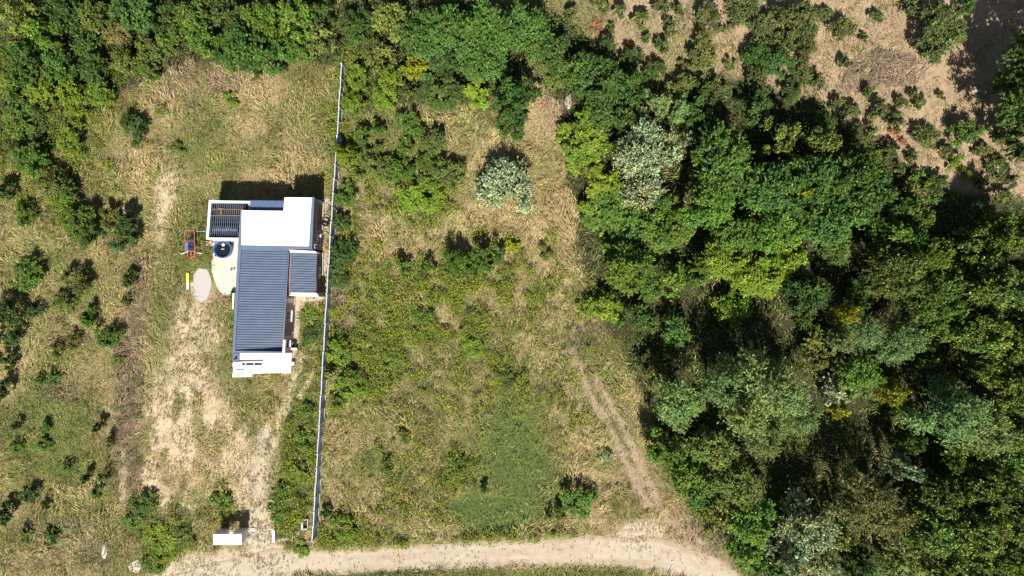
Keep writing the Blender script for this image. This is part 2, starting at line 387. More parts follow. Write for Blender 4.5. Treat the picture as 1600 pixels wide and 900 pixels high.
m_blue = plain('blue_grey_sheet', (.100, .130, .190), .42, var=.10, scale=1.2, wear=((.11, .14, .20), 2.2, .62))
m_bluel = plain('blue_grey_metal_cap', (.12, .155, .225), .45, var=.12, scale=2)
m_blues = plain('blue_sheet_sky_sheen', (.11, .16, .27), .4, var=.1, scale=2)  # bluer copy of the roof sheet, sky reflection painted into its base colour
m_dark = plain('dark_cladding', (.018, .022, .032), .6, var=.3, scale=5)
m_white = plain('white_membrane', (.86, .86, .84), .6, var=.03, scale=.8, wear=((.80, .79, .76), 1.4, .62))
m_stucco = plain('white_stucco', (.78, .76, .72), .85, var=.06, scale=4)
m_tile = plain('cream_terrace_tile', (.80, .755, .67), .6, var=.05, scale=1.2, wear=((.74, .65, .56), .9, .58))
m_cband = plain('cast_concrete', (.42, .39, .37), .9, var=.15, scale=6)
m_wood = plain('orange_timber', (.28, .145, .06), .7, var=.25, scale=6)
m_lath = plain('pale_lath', (.13, .18, .23), .5, var=.25, scale=9)
m_glass = plain('dark_window_glass', (.02, .025, .03), .12, var=.2, scale=2)
def brick_mat():
    m, t, b = newmat('hollow_brick')
    tc = N(t, 'ShaderNodeTexCoord'); mp = N(t, 'ShaderNodeMapping'); mp.inputs['Rotation'].default_value = (R(90), 0, R(90))
    bk = N(t, 'ShaderNodeTexBrick'); bk.inputs['Color1'].default_value = (.33, .175, .135, 1); bk.inputs['Color2'].default_value = (.26, .14, .115, 1)
    bk.inputs['Mortar'].default_value = (.34, .30, .27, 1); bk.inputs['Scale'].default_value = 1; bk.inputs['Mortar Size'].default_value = .018
    bk.inputs['Brick Width'].default_value = .4; bk.inputs['Row Height'].default_value = .22
    t.links.new(tc.outputs['Object'], mp.inputs[0]); t.links.new(mp.outputs[0], bk.inputs['Vector']); t.links.new(bk.outputs['Color'], b.inputs['Base Color'])
    bp = N(t, 'ShaderNodeBump', Strength=.4, Distance=.01); t.links.new(bk.outputs['Fac'], bp.inputs['Height']); bp.invert = True; t.links.new(bp.outputs[0], b.inputs['Normal'])
    b.inputs['Roughness'].default_value = .9; return m
m_brick = brick_mat()

HO = P(430, 450, 0)
house = empty('house', HO); tag(house, 'single-storey house with ribbed blue-grey and flat white roofs beside the fence', 'house')
def hp(name, pts, zt, zb, mat, bevel=0): return MB().pxprism(pts, zt, zb).build(name, mat, house, HO, bevel)
ZN, ZW, ZE, ZA = 3.75, 3.45, 3.0, 2.35
# north block: brick walls, white L roof, metal caps
hp('wall', [(377, 328.5), (444, 329), (444, 309), (490.5, 309), (486.5, 388), (372.5, 387)], ZN - .2, -.1, m_brick)
fr = hp('flat_roof', [(377, 328.5), (442.6, 329.3), (444.4, 308.2), (487.2, 308.5), (482.6, 385), (376.6, 383)], ZN, ZN - .19, m_white, .02)
mb = MB()
mb.pxprism([(487.4, 307.6), (491, 307.8), (487.4, 389.6), (482.8, 389.4)], ZN + .10, ZN - .4)
mb.pxprism([(375.5, 327.8), (377.4, 327.8), (376.4, 387), (371.4, 387)], ZN + .06, ZN - .4)
mb.pxprism([(376.8, 383.4), (482.4, 385.4), (482.6, 389.2), (376.4, 387.6)], ZN + .03, ZN - .4)
mb.build('parapet_cap', m_bluel, house, HO, .015)
MB().pxprism([(487.5, 348.8), (490.6, 349), (490.4, 349.8), (487.3, 349.7)], ZN + .105, ZN).build('cap_joint', m_dark, house, HO)
# blue strip roof to the north
hp('wall', [(391, 314), (443.6, 314.2), (443.4, 331), (390, 331)], 3.04, -.1, m_stucco)
rows_roof('ribbed_roof', [(391.3, 313), (443.4, 313.6), (443.2, 330), (390, 330)], [3.12, 3.12, 3.3, 3.3], 14, 'y', .035, m_blues, house, HO)
# roofless bay with laths
bx = [(326.2, 313), (391, 314), (374, 374.5), (321.8, 374)]
ix = [(330, 317.2), (387.6, 317.6), (372.5, 371.5), (326, 371)]
for i in range(4):
    j = (i + 1) % 4
    if i == 1: continue
    hp('parapet_wall', [bx[i], bx[j], ix[j], ix[i]], 3.05, -.05, m_stucco, .01)
hp('parapet_wall', [(391, 314), (387.8, 317.7), (387.6, 330), (390.4, 330)], 3.03, 0, m_cband)
hp('inner_floor', [(331, 319), (386, 319), (373, 369.6), (327.6, 369.6)], 1.9, .04, m_dark)
Lz = 2.8
cx_ = [(330.1, 317.4), (387.4, 317.8), (372.3, 371.3), (326.2, 370.8)]; kx_ = [(330.7, 318.0), (386.8, 318.4), (371.8, 370.7), (326.8, 370.2)]
for i in range(4): hp('inner_lining', [cx_[i], cx_[(i + 1) % 4], kx_[(i + 1) % 4], kx_[i]], 2.99, .1, m_dark)
for k in range(18):
    t = (k + .5) / 18
    x0 = 330.5 + 57 * t; x1 = 327 + 58 * t
    y0 = 318.5; y1 = 370.5
    MB().tube([P(x0, y0, Lz), P(x1, y1, Lz)], .028, 5).build('lath', m_lath, house, HO)
for y in (328.5, 338, 346.5, 353.5, 364):
    MB().tube([P(329.5 - (y - 318) * .06, y, Lz - .05), P(388 - (y - 318) * .06, y + .3, Lz - .05)], .05, 6).build('crossbeam', m_dark, house, HO)
for y, b in ((326.4, 388), (336.2, 377)):
    MB().tube([P(329.5, y, Lz + .12), P(b, y + .2, Lz + .12)], .04, 4).build('timber_beam', m_wood, house, HO)
MB().tube([P(345.4, 325, Lz + .22), P(345.8, 336.5, Lz + .22)], .07, 4).build('timber_brace', m_wood, house, HO)
MB().tube([P(341, 325.4, Lz + .2), P(349, 325.8, Lz + .2)], .06, 4).build('timber_brace', m_wood, house, HO)
roll = MB(); pth = [P(x, 358.5 + .6 * math.sin(x * .4), 2.4) for x in np.linspace(329, 371, 12)]
roll.tube(pth, [.12, .24, .27, .26, .25, .26, .24, .26, .25, .24, .24, .2], 10)
roll.build('rolled_sheet', plain('grey_plastic_film', (.12, .14, .18), .4, var=.35, scale=5), house, HO)
# main wing
hp('wall', [(372.2, 387), (452, 388.5), (450, 392), (441.3, 551), (363.4, 551)], [ZW, ZE, ZE, ZE, ZW], -.1, m_brick)
MB().tube([P(371.6, 483.6, ZW + .055), P(445.4, 484.8, ZE + .065)], [.028, .028], 4).build('sheet_lap', m_bluel, house, HO)
hp('metal_box', [(363.4, 551.9), (373.2, 552.1), (372.6, 566), (363.2, 566)], .66, .1, m_bluel, .015)
rows_roof('ribbed_roof', [(377.2, 390), (450.2, 391.6), (440.6, 549), (367.2, 548)], [ZW + .02, ZE + .03, ZE + .03, ZW + .02], 40, 'x', .06, m_blue, house, HO)
mb = MB()
mb.pxprism([(371.6, 387), (376.8, 387.4), (366.9, 551.3), (362.8, 551.3)], ZW + .16, ZW - .25)
mb.pxprism([(366.9, 547.8), (438.6, 549.4), (438.4, 552), (366.6, 551.3)], ZW + .14, ZE - .2)
mb.build('parapet_cap', m_bluel, house, HO, .015)
MB().pxprism([(377.2, 388), (450, 389.6), (450, 391.4), (377, 390)], [ZW + .1, ZE + .12, ZE + .12, ZW + .1], ZE).build('roof_flashing', m_bluel, house, HO)
hp('white_pier', [(442.6, 531), (446.0, 531), (444.6, 551.8), (441.0, 551.8)], ZE + .1, ZE - .35, m_stucco, .01)
mb = MB().tube([P(451.2, 394, ZE - .05), P(442, 546, ZE - .05)], .06, 8); mb.build('gutter', m_bluel, house, HO)
# facade furniture on the east wall of the main wing
def on_wall(name, a, b, zref, t0, t1, z0, z1, out, mat, sub=None):
    A, B = P(*a, zref), P(*b, zref); d = B - A; nrm = np.array((-d[1], d[0], 0)); nrm /= np.linalg.norm(nrm)
    if nrm[0] < 0: nrm = -nrm
    p, q = A + d * t0, A + d * t1
    t = order([p - nrm * .02, q - nrm * .02, q + nrm * out, p + nrm * out])
    return MB().prism([(v[0], v[1], z0) for v in t], [(v[0], v[1], z1) for v in t]).build(name, mat, sub or house, None if sub else HO)
EA, EB = (450, 392), (441.3, 551)
for t0, t1 in ((.47, .515), (.84, .88), (.965, 1.0)): on_wall('concrete_column', EA, EB, ZE, t0, t1, -.05, ZE - .12, .05, m_cband)
on_wall('concrete_plinth', EA, EB, ZE, .44, 1, -.05, .28, .09, m_cband)
for t0, t1 in ((.60, .70), (.90, .955)):
    w_ = on_wall('window', EA, EB, ZE, t0, t1, 1.0, 2.35, .035, m_glass)
    on_wall('window_sill', EA, EB, ZE, t0 - .008, t1 + .008, .9, .98, .14, m_stucco)
    on_wall('lintel', EA, EB, ZE, t0 - .01, t1 + .01, 2.38, 2.58, .045, m_cband)
NA, NB = (490.5, 309), (486.5, 388)
on_wall('concrete_beam', NA, NB, ZN - .2, 0.0, 1, 2.35, 2.56, .05, m_cband)
on_wall('concrete_plinth', NA, NB, ZN - .2, 0, 1, -.05, .3, .10, m_cband)
for t0, t1 in ((0, .045), (.62, .665), (.95, 1.0)): on_wall('concrete_column', NA, NB, ZN - .2, t0, t1, .31, 2.34, .055, m_cband)
on_wall('window', NA, NB, ZN - .2, .70, .90, .9, 2.2, .04, m_glass)
for t0, t1 in ((.69, .705), (.90, .915), (.79, .80)): on_wall('window_frame', NA, NB, ZN - .2, t0, t1, .88, 2.22, .07, m_stucco)
on_wall('window_sill', NA, NB, ZN - .2, .68, .925, .80, .87, .15, m_stucco)
# east annex
hp('wall', [(450.5, 391), (494.6, 393), (494, 461), (451.5, 461)], [ZA + .2, ZA - .05, ZA - .05, ZA + .2], -.1, m_brick)
rows_roof('ribbed_roof', [(454.8, 394.6), (495.8, 395.8), (492.6, 456.8), (452.6, 456.6)], [ZA + .28, ZA + .02, ZA + .02, ZA + .28], 16, 'x', .06, m_blue, house, HO)
hp('parapet_wall', [(450.6, 389.9), (493, 392.3), (495, 395.2), (451.6, 394.2)], ZA + .42, 1.5, m_stucco, .01)
hp('parapet_wall', [(452.2, 457), (494, 457.4), (499, 464), (452, 462)], ZA + .18, -.05, m_stucco, .01)
on_wall('concrete_plinth', (494.6, 393), (494, 461), ZA, 0, .97, -.05, .25, .10, m_cband)
on_wall('window', (494.6, 393), (494, 461), ZA, .35, .62, .9, 1.7, .03, m_glass)
# terrace with its white bench-like unit
hp('terrace', [(373.6, 551.8), (455.6, 551.6), (454.6, 583), (363.2, 584)], .36, -.1, m_tile, .015)
MB().pxprism([(363.2, 567), (378, 567), (378, 571), (363.2, 571)], .55, .365).build('low_wall', m_stucco, house, HO, .01)
bench = empty('garden_bench', P(388, 578, .365)); tag(bench, 'white bench-like unit with three dark slots at the corner of the cream terrace', 'bench')
BO = P(388, 578, .365)
mb = MB()
bz = .56
mb.pxprism([(364, 571.4), (409.5, 570.6), (409.3, 573.0), (364, 573.8)], bz - .12, .365)
mb.build('back_panel', m_stucco, bench, BO)
for a, b in ((364, 369.6), (382.8, 383.9), (396.4, 397.2), (409.2, 410.2)):
    MB().pxprism([(a, 566.8), (b, 566.8), (b, 571.2), (a, 571.2)], bz, .37).build('divider', m_stucco, bench, BO)
MB().pxprism([(369.6, 567), (410, 567), (410, 570.4), (369.6, 570.4)], .40, .367).build('slot_floor', m_dark, bench, BO)
MB().pxprism([(364, 565.4), (410.2, 564.6), (410.2, 566.6), (364, 567.2)], bz + .02, .37).build('front_rail', m_stucco, bench, BO)
MB().pxprism([(364, 573.9), (409, 573.2), (409, 581), (364, 583)], bz - .06, .37).build('seat', m_stucco, bench, BO, .02)
MB().pxprism([(369, 576.8), (381, 576.4), (381, 579), (369, 579.2)], bz + .0, bz - .059).build('cushion', plain('slate_blue_fabric', (.20, .25, .42), .9), bench, BO, .015)
MB().pxprism([(383, 576.6), (407, 576.2), (407, 578), (383, 578.4)], bz - .01, bz - .059).build('cushion', plain('pale_blue_fabric', (.45, .53, .60), .9), bench, BO, .01)
MB().pxprism([(363, 583.6), (394, 583), (394, 588.4), (363, 589.6)], .55, 0).build('step', m_tile, bench, BO, .015)
m_black = plain('black_metal', (.012, .012, .014), .5)
for y in (566, 575.5):
    MB().tube([P(363, y, 1.9), P(360.4, y + .4, 1.9)], [.12, .16], 8).build('wall_lamp', m_black, house, HO)
MB().tube([P(366.4, 561.5, .6), P(366.4, 562, .85)], .07, 8).build('handle', m_black, house, HO)
MB().pxprism([(363.4, 458), (366.4, 458), (364.8, 483), (362.6, 483)], 2.15, 2.02).build('window_awning', m_stucco, house, HO)
# hose coil, board, bucket, stool, AC by the walls
def ring(mb, c, r, t, ax=(1, 0, 0), turns=1, n=22):
    ax = np.array(ax, float); u = np.cross(ax, (0, 0, 1)) if abs(ax[2]) < .9 else np.array((1., 0, 0)); u /= np.linalg.norm(u); v = np.cross(ax, u)
    for k in range(turns):
        rr = r * (1 - .08 * k); o = np.array(c) + ax * (.03 * k)
        mb.tube([o + rr * (math.cos(a) * u + math.sin(a) * v) for a in np.linspace(0, 2 * math.pi, n)], t, 5, False)
    return mb
hb = P(508.5, 346, .4); o = ring(MB(), (0, 0, 0), .5, .035, (.25, 0, .97), 5).build('hose_coil', m_black); o.location = hb
tag(o, 'coil of black hose at the foot of the brick wall of the white-roofed block', 'hose')
o = MB().prism([(-.3, -.12, 0), (.3, -.12, 0), (.3, .12, 0), (-.3, .12, 0)], [(-.3, -.02, .5), (.3, -.02, .5), (.3, .14, .5), (-.3, .14, .5)]).build('board', m_stucco); o.location = P(461.5, 545, .05)
tag(o, 'short white board by the brick wall just above the terrace', 'board')
def lathe(mb, prof, n=20):
    vs = []; fs = []
    for r_, z_ in prof: vs += [(r_ * math.cos(a), r_ * math.sin(a), z_) for a in np.arange(n) * 2 * math.pi / n]
    for i in range(len(prof) - 1):
        for j in range(n): fs.append((i * n + j, i * n + (j + 1) % n, (i + 1) * n + (j + 1) % n, (i + 1) * n + j))
    return mb.add(vs, fs)
def bucket(name, loc, r, h, mat, label, cat):
    t = empty(name, loc); tag(t, label, cat)
    lathe(MB(), [(.001, 0), (r * .8, 0), (r, h), (r * 1.05, h), (r * .95, h - .01), (r * .76, .03), (.001, .03)]).build('body', mat, t)
    MB().tube([(r * math.cos(a), .3 * r * math.sin(a) , h + r * .55 * math.sin(a)) for a in np.linspace(0, math.pi, 9)], .012, 5).build('handle', m_black, t)
    return t
bucket('bucket', P(460.5, 537.5, 0), .26, .4, m_black, 'black bucket beside the brick wall of the main wing', 'bucket')
bucket('bucket', P(177.5, 537, 0), .2, .34, plain('blue_plastic', (.05, .16, .38), .4), 'blue bucket under the field shrubs left of the yard', 'bucket')
bucket('bucket', P(66, 866.5, 0), .2, .34, m_stucco, 'white bucket in the grass at the lower left corner', 'bucket')
st = empty('stool', P(459, 567.5, 0)); tag(st, 'small white stool on the grass right of the cream terrace', 'stool')
MB().box(-.17, .17, -.17, .17, .40, .44).build('seat', m_stucco, st)
for a in (-1, 1):
    for b in (-1, 1): MB().tube([(a * .14, b * .14, .4), (a * .17, b * .17, 0)], .02, 5).build('leg', m_stucco, st)

# ------------------------------------------------------------------ yard things
m_pool = plain('blue_plastic_wall', (.025, .085, .25), .35, var=.15, scale=3)
m_water = plain('dark_pool_cover', (.012, .013, .017), .16, var=.4, scale=2.5)
pl = empty('tub', P(351.4, 389.6, .05)); tag(pl, 'round blue tub with dark water on the pale patio', 'tub')
lathe(MB(), [(.86, 0), (.92, .3), (.90, .6), (.93, .64), (.90, .68), (.84, .66), (.80, .62), (.74, .35)], 40).build('wall', m_pool, pl)
lathe(MB(), [(.001, .37), (.4, .375), (.76, .37)], 40).build('water', m_water, pl)
ring(MB(), (0, 0, .66), .9, .05, (0, 0, 1), 1, 40).build('rim', plain('pale_blue_rim', (.05, .12, .30), .35), pl)
lathe(MB(), [(.001, 0), (.14, .02), (.16, .07), (.1, .12), (.001, .14)], 14).build('float', m_stucco, pl).location = (.0, .45, .36)
MB().box(-.16, .16, -.025, .025, 0, .03).build('ladle', m_stucco, pl).location = (-.05, .0, .40)
cr = empty('crate', P(354.5, 378.6, .05)); tag(cr, 'dark slatted crate on the patio behind the round blue tub', 'crate')
m_dw = plain('weathered_dark_wood', (.05, .045, .042), .8, var=.3)
for k in range(4): MB().box(-.72, .72, -.26 + k * .145, -.16 + k * .145, .36, .40).build('slat', m_dw, cr)
for s in (-1, 1): MB().box(s * .70 - .04, s * .70 + .04, -.26, .275, 0, .358).build('side', m_dw, cr)
MB().box(-.66, .66, -.20, -.16, .02, .34).build('front', m_dw, cr)
for i, (x, y, r_, h_, lb) in enumerate(((338, 399, .13, .25, 'white flowerpot with dark soil left of the blue tub'), (333.5, 393.5, .1, .2, 'small grey flowerpot at the patio edge left of the tub'),
                                         (362, 421.5, .12, .2, 'left of two small pots on the patio by the roof edge'), (366.6, 420.6, .1, .2, 'right of two small pots on the patio by the roof edge'))):
    t = empty('flowerpot', P(x, y, .05)); tag(t, lb, 'flowerpot', 'flowerpots on the patio')
    lathe(MB(), [(.001, 0), (r_ * .75, 0), (r_, h_), (r_ * 1.08, h_), (r_ * .9, h_ - .02), (r_ * .88, h_ - .05)], 14).build('pot', m_stucco if i != 1 else m_cband, t)
    lathe(MB(), [(.001, h_ - .04), (r_ * .9, h_ - .05)], 14).build('soil', m_dark, t)
# swing seat
sw = empty('garden_swing', P(301.5, 383, 0)); tag(sw, 'red metal garden swing with a dark blue seat left of the patio', 'swing')
m_red = plain('red_paint', (.52, .12, .11), .5, var=.12)
SO = P(301.5, 383, 0); q = [P(288.6, 360.2, 1.5) - SO, P(303.4, 360.4, 1.5) - SO, P(304.4, 392.6, 1.5) - SO, P(289.4, 391.6, 1.5) - SO]
for i in range(4):
    MB().tube([q[i], q[(i + 1) % 4]], .042, 6).build('top_rail', m_red, sw)
    f = q[i] * np.array((1.12, 1.06, 0)); MB().tube([q[i], f], .045, 6).build('post', m_red, sw)
c0 = (q[0] + q[2]) / 2
m_sd = plain('dark_navy_fabric', (.018, .022, .04), .7, var=.3); m_sb = plain('bright_blue_fabric', (.07, .19, .50), .7)
def pad(pts, z0, z1, name, mat, par): return MB().pxprism(pts, z1, z0).build(name, mat, par, SO, .02)
pad([(294.2, 374.5), (302.4, 373.8), (303, 390.6), (294, 390.4)], .8, .95, 'seat', m_sd, sw)
pad([(289.4, 379), (293.8, 378), (293.6, 391), (288.8, 390)], .62, .80, 'cushion', m_sb, sw)
pad([(293.4, 372), (302.6, 371.6), (302.2, 374.4), (294.2, 374.6)], 1.0, 1.25, 'backrest', m_sd, sw)
MB().tube([P(289.4, 376, 1.0) - SO, P(303.8, 376.6, 1.0) - SO], .03, 5).build('crossbar', m_red, sw)
for x in (290.2, 303.6):
    for y in (378, 389): MB().tube([P(x, y, 1.5) - SO, P(x + .3, y, .8) - SO], .015, 4).build('hanger', m_black, sw)
for a in range(3): MB().tube([P(293 + a * 5.4, 394, .4) - SO, P(293.4 + a * 5.2, 402, .35) - SO], .06, 5).build('footrest_bar', m_red, sw)
MB().tube([P(292, 402, .36) - SO, P(305, 401, .36) - SO], .06, 5).build('footrest_bar', m_red, sw)
MB().tube([P(282.6, 397, .3) - SO, P(294, 393, .5) - SO], .045, 5).build('handle', m_stucco, sw)
MB().tube([P(304, 395, .5) - SO, P(316, 396, .3) - SO], .035, 5).build('handle', m_stucco, sw)
o = MB().tube([P(306, 361, 1.2), P(322, 361.6, 1.25)], .035, 6).build('pole', plain('teal_paint', (.25, .45, .46), .5))
tag(o, 'thin teal pole reaching from the red swing to the white wall', 'pole')
pk = empty('plank', P(292.8, 440, .04)); tag(pk, 'narrow plank, half yellow and half white, left of the gravel patch', 'plank')
PO = P(292.8, 440, .04)
MB().pxprism([(290.6, 426.4), (294.8, 426.2), (295, 439.8), (290.6, 439.8)], .28, .05).build('yellow_half', plain('yellow_paint', (.80, .66, .06), .5), pk, PO, .02)
MB().pxprism([(290.8, 440), (295, 440), (295, 452.6), (290.8, 452.6)], .26, .05).build('white_half', plain('grey_white_paint', (.55, .53, .46), .6), pk, PO, .02)
o = MB().prism([(-.5, -.25, 0), (.55, -.3, 0), (.5, .35, 0), (-.5, .3, 0)], [(-.45, -.2, .1), (.5, -.25, .08), (.42, .3, .11), (-.46, .26, .12)]).build('mat', plain('faded_pink_fabric', (.62, .42, .38), .95, var=.25, scale=4)); o.location = P(329, 380.5, .05)
tag(o, 'faded pink mat on the patio corner below the white wall', 'mat')

# ------------------------------------------------------------------ gate shelter, posts, stones
gk = empty('gate_shelter', P(366, 828, 0)); tag(gk, 'white slab-roofed shelter on two pillars beside the driveway entrance', 'shelter'); GO = P(366, 828, 0)
zk = 2.2
MB().pxprism([(333, 835), (377.2, 834.3), (377.6, 851), (333.2, 851.6)], zk, zk - .16).build('roof_slab', m_white, gk, GO, .015)
MB().pxprism([(333.6, 835.6), (347, 835.4), (347, 850.6), (333.6, 850.8)], zk - .16, -.05).build('pillar', m_stucco, gk, GO)
MB().pxprism([(361.5, 835.4), (376.6, 835.2), (376.8, 850.2), (361.5, 850.4)], zk - .16, -.05).build('pillar', m_stucco, gk, GO)
MB().pxprism([(343, 826), (401, 825.4), (401, 830), (340, 836)], .07, -.05).build('base_slab', m_tile, gk, GO)
MB().tube([P(357.4, 795 + 38, zk), P(357.6, 833, zk + .5)], .03, 5).build('pipe', m_stucco, gk, GO)
bk = empty('brick_stack', P(340, 855, 0)); tag(bk, 'small stack of red bricks in front of the white gate shelter', 'bricks')
m_rb = plain('red_brick', (.35, .09, .06), .9, var=.2, scale=6)
for i in range(5):
    for l in range(2 if i < 4 else 1):
        b = MB().box(-.1, .1, -.055, .055, 0, .07).build('brick', m_rb, bk); b.location = (-.34 + i * .17, random.uniform(-.05, .05), l * .075); b.rotation_euler.z = R(90) + random.uniform(-.1, .1)
gp = empty('gate_pillar', P(429.5, 838, 0)); tag(gp, 'low white wall stub at the right side of the driveway entrance', 'pillar'); O_ = P(429.5, 838, 0)
MB().pxprism([(425.8, 829.5), (428.6, 829), (429, 847.4), (426, 847.6)], 1.0, -.05).build('wall_stub', m_stucco, gp, O_)
MB().pxprism([(425.3, 829.1), (428.9, 828.7), (429.3, 847.8), (425.6, 848)], 1.06, 1.0).build('cap', m_white, gp, O_, .01)
mp_ = empty('meter_pit', P(477, 819, 0)); tag(mp_, 'open square concrete pit frame with a dark hollow near the fence end', 'pit'); O_ = P(477, 819, 0)
for pts in ([(471, 811), (481, 811.6), (481.4, 813.4), (473, 813.2)], [(471, 811), (473, 813.2), (473, 827), (470.4, 827.6)], [(473, 826), (480, 826), (480, 828), (470.6, 828)], [(480.2, 813.4), (481.4, 813.4), (481, 826), (479.8, 826)]):
    MB().pxprism(pts, .42, -.05).build('rim', m_stucco if pts[0][1] < 812 else m_cband, mp_, O_)  # north and west rims painted white as the lit edges, the rest grey
MB().pxprism([(472, 812), (481, 812), (480.6, 827), (472, 827)], .06, .03).build('hollow', m_dark, mp_, O_)  # dark plate painted in for the shade inside the open pit
def stone(loc, sx, sy, sz, mat, label, seed=1):
    r = np.random.default_rng(seed); vs = []; fs = []; n, m = 10, 6
    for i in range(m):
        th = math.pi * (i + .35) / (m - .3) * .62
        for j in range(n):
            k = 1 + .28 * (r.random() - .5); a = 2 * math.pi * j / n
            vs.append((sx * math.sin(th) * math.cos(a) * k, sy * math.sin(th) * math.sin(a) * k, sz * (math.cos(th) * k + .3)))
    for i in range(m - 1):
        for j in range(n): fs.append((i * n + j, (i + 1) * n + j, (i + 1) * n + (j + 1) % n, i * n + (j + 1) % n))
    fs.append(tuple(range(n)))
    o = MB().add(vs, fs).build('stone', mat); o.location = loc; tag(o, label, 'stone', 'stones and rubble'); return o
m_ws = plain('white_stone', (.72, .68, .62), .9, var=.15, scale=5, bump=.4)
m_gs = plain('grey_pink_stone', (.42, .36, .34), .9, var=.2, scale=5, bump=.4)
for i, (x, y, a, b, c, m, lb) in enumerate((
    (445.5, 841, .45, .26, .22, m_ws, 'large white stone right of the low gate wall'), (436.5, 842.5, .16, .2, .16, m_ws, 'small white stone touching the low gate wall'),
    (457, 831, .2, .24, .18, m_gs, 'grey-pink stone between the white stone and the pit'), (466, 832, .12, .28, .12, m_gs, 'long pale stone just left of the pit frame'),
    (470, 785, .24, .14, .14, m_ws, 'white lump in the weeds left of the fence, above the pit'),
    (888, 160, .4, .75, .2, m_gs, 'grey rock on bare soil above the yellow-green shrub'), (1527, 142, .6, .22, .12, m_gs, 'pale rock at the edge of the big shade, upper right'),
    (163, 861, .35, .8, .1, m_ws, 'pale rubble heap in the lower left field'), (67, 588, .12, .1, .08, m_ws, 'tiny pale stone in the left dry field'), (1050, 877, .12, .1, .1, m_ws, 'small white stone on the dirt road by the track'))):
    stone(P(x, y, 0), a, b, c, m, lb, i + 3)
slab('concrete_patch', roundpoly(212, 885, 11, 9, 24, .12, 5), m_conc, -.05, .05)

# ------------------------------------------------------------------ fence of concrete panels
FT, FB = (531.5, 97), (487.6, 846); zf = 1.95
A, B = P(*FT, zf), P(*FB, zf); A[2] = B[2] = 0; L = np.linalg.norm(B - A); fd = (B - A) / L; ang = math.atan2(fd[1], fd[0])
m_fp = plain('grey_concrete_panel', (.34, .38, .44), .85, var=.14, scale=3, bump=.3, wear=((.40, .40, .40), 2, .6))
m_fc = plain('pale_coping', (.48, .49, .51), .8, var=.06)
fence = empty('panel_fence', A, ang); tag(fence, 'long straight fence of pale concrete panels right of the house', 'fence')
n = 33; step = L / n
pm = MB().box(.05, step - .05, -.03, .03, .02, 1.85).mesh('panel', m_fp); cm = MB().box(.05, step - .05, -.05, .05, 1.852, 1.91).mesh('coping', m_fc)
bm_ = MB().box(.05, step - .05, .032, .075, 0, .28).mesh('base_strip', m_fc)
po = MB().box(-.065, .065, -.075, .075, -.05, 1.98).mesh('post', m_fc)
for i in range(n + 1):
    dz = -.02 - .45 * sstep(13, 2, np.array(float(i))) + random.uniform(-.02, .015)
    o = link('post', po, fence); o.location = (i * step, random.uniform(-.008, .008), dz)
    if i < n:
        for nm, me in (('panel', pm), ('coping', cm), ('base_strip', bm_)):
            o = link(nm, me, fence); o.location = (i * step, 0, dz if nm != 'base_strip' else 0); o.rotation_euler = (R(-.7 * math.sin(i * 2.1)) , 0, 0)
# boundary stakes
sm = MB().tube([(0, 0, -.1), (.01, .02, .9), (.05, .03, 1.5)], [.05, .045, .04], 6).mesh('stake', plain('bleached_wood', (.55, .50, .44), .8))
for i, (x, y, lb) in enumerate(((235, 97, 'topmost bleached stake, at the edge of the upper thicket'), (233, 126, 'second stake from the top, above the lone dark shrub'), (217, 239, 'leaning white stake left of the bare sandy strip'),
    (207, 331, 'stake at the field edge level with the roofless white bay'), (202, 392, 'stake at the field edge level with the round tub'), (186, 586, 'stake at the field edge level with the terrace'),
    (180, 682, 'stake beside the bright green grass of the lower left field'), (175, 746, 'stake at the left rim of the wide sandy patch'), (169, 811, 'stake above the pale rubble heap'), (168, 845, 'lowest stake, right beside the pale rubble heap'),
    (119, 830, 'lone stake left of the pale rubble heap'))):
    o = link('stake', sm); o.location = P(x, y, 0) ; o.rotation_euler = (random.uniform(-.15, .15), random.uniform(-.15, .15), random.random() * 6); tag(o, lb, 'stake', 'stakes along the field edge')
# ------------------------------------------------------------------ plants
m_leaf = attr_mat('leaves', .6, .30, True); m_bark = plain('bark', (.062, .05, .038), .9, var=.3, scale=10, bump=.5)
def unit(v): return v / (np.linalg.norm(v, axis=-1, keepdims=True) + 1e-9)
def leaf_geo(c, d, nrm, L, W, fold=.18):
    side = unit(np.cross(d, nrm)); up = np.cross(side, d)
    L = L[:, None]; W = W[:, None]
    V = np.stack((c - d * L / 2, c + side * W / 2 + up * W * fold, c + d * L / 2, c - side * W / 2 + up * W * fold), 1).reshape(-1, 3)
    F = np.arange(len(c) * 4).reshape(-1, 4)
    return V, F
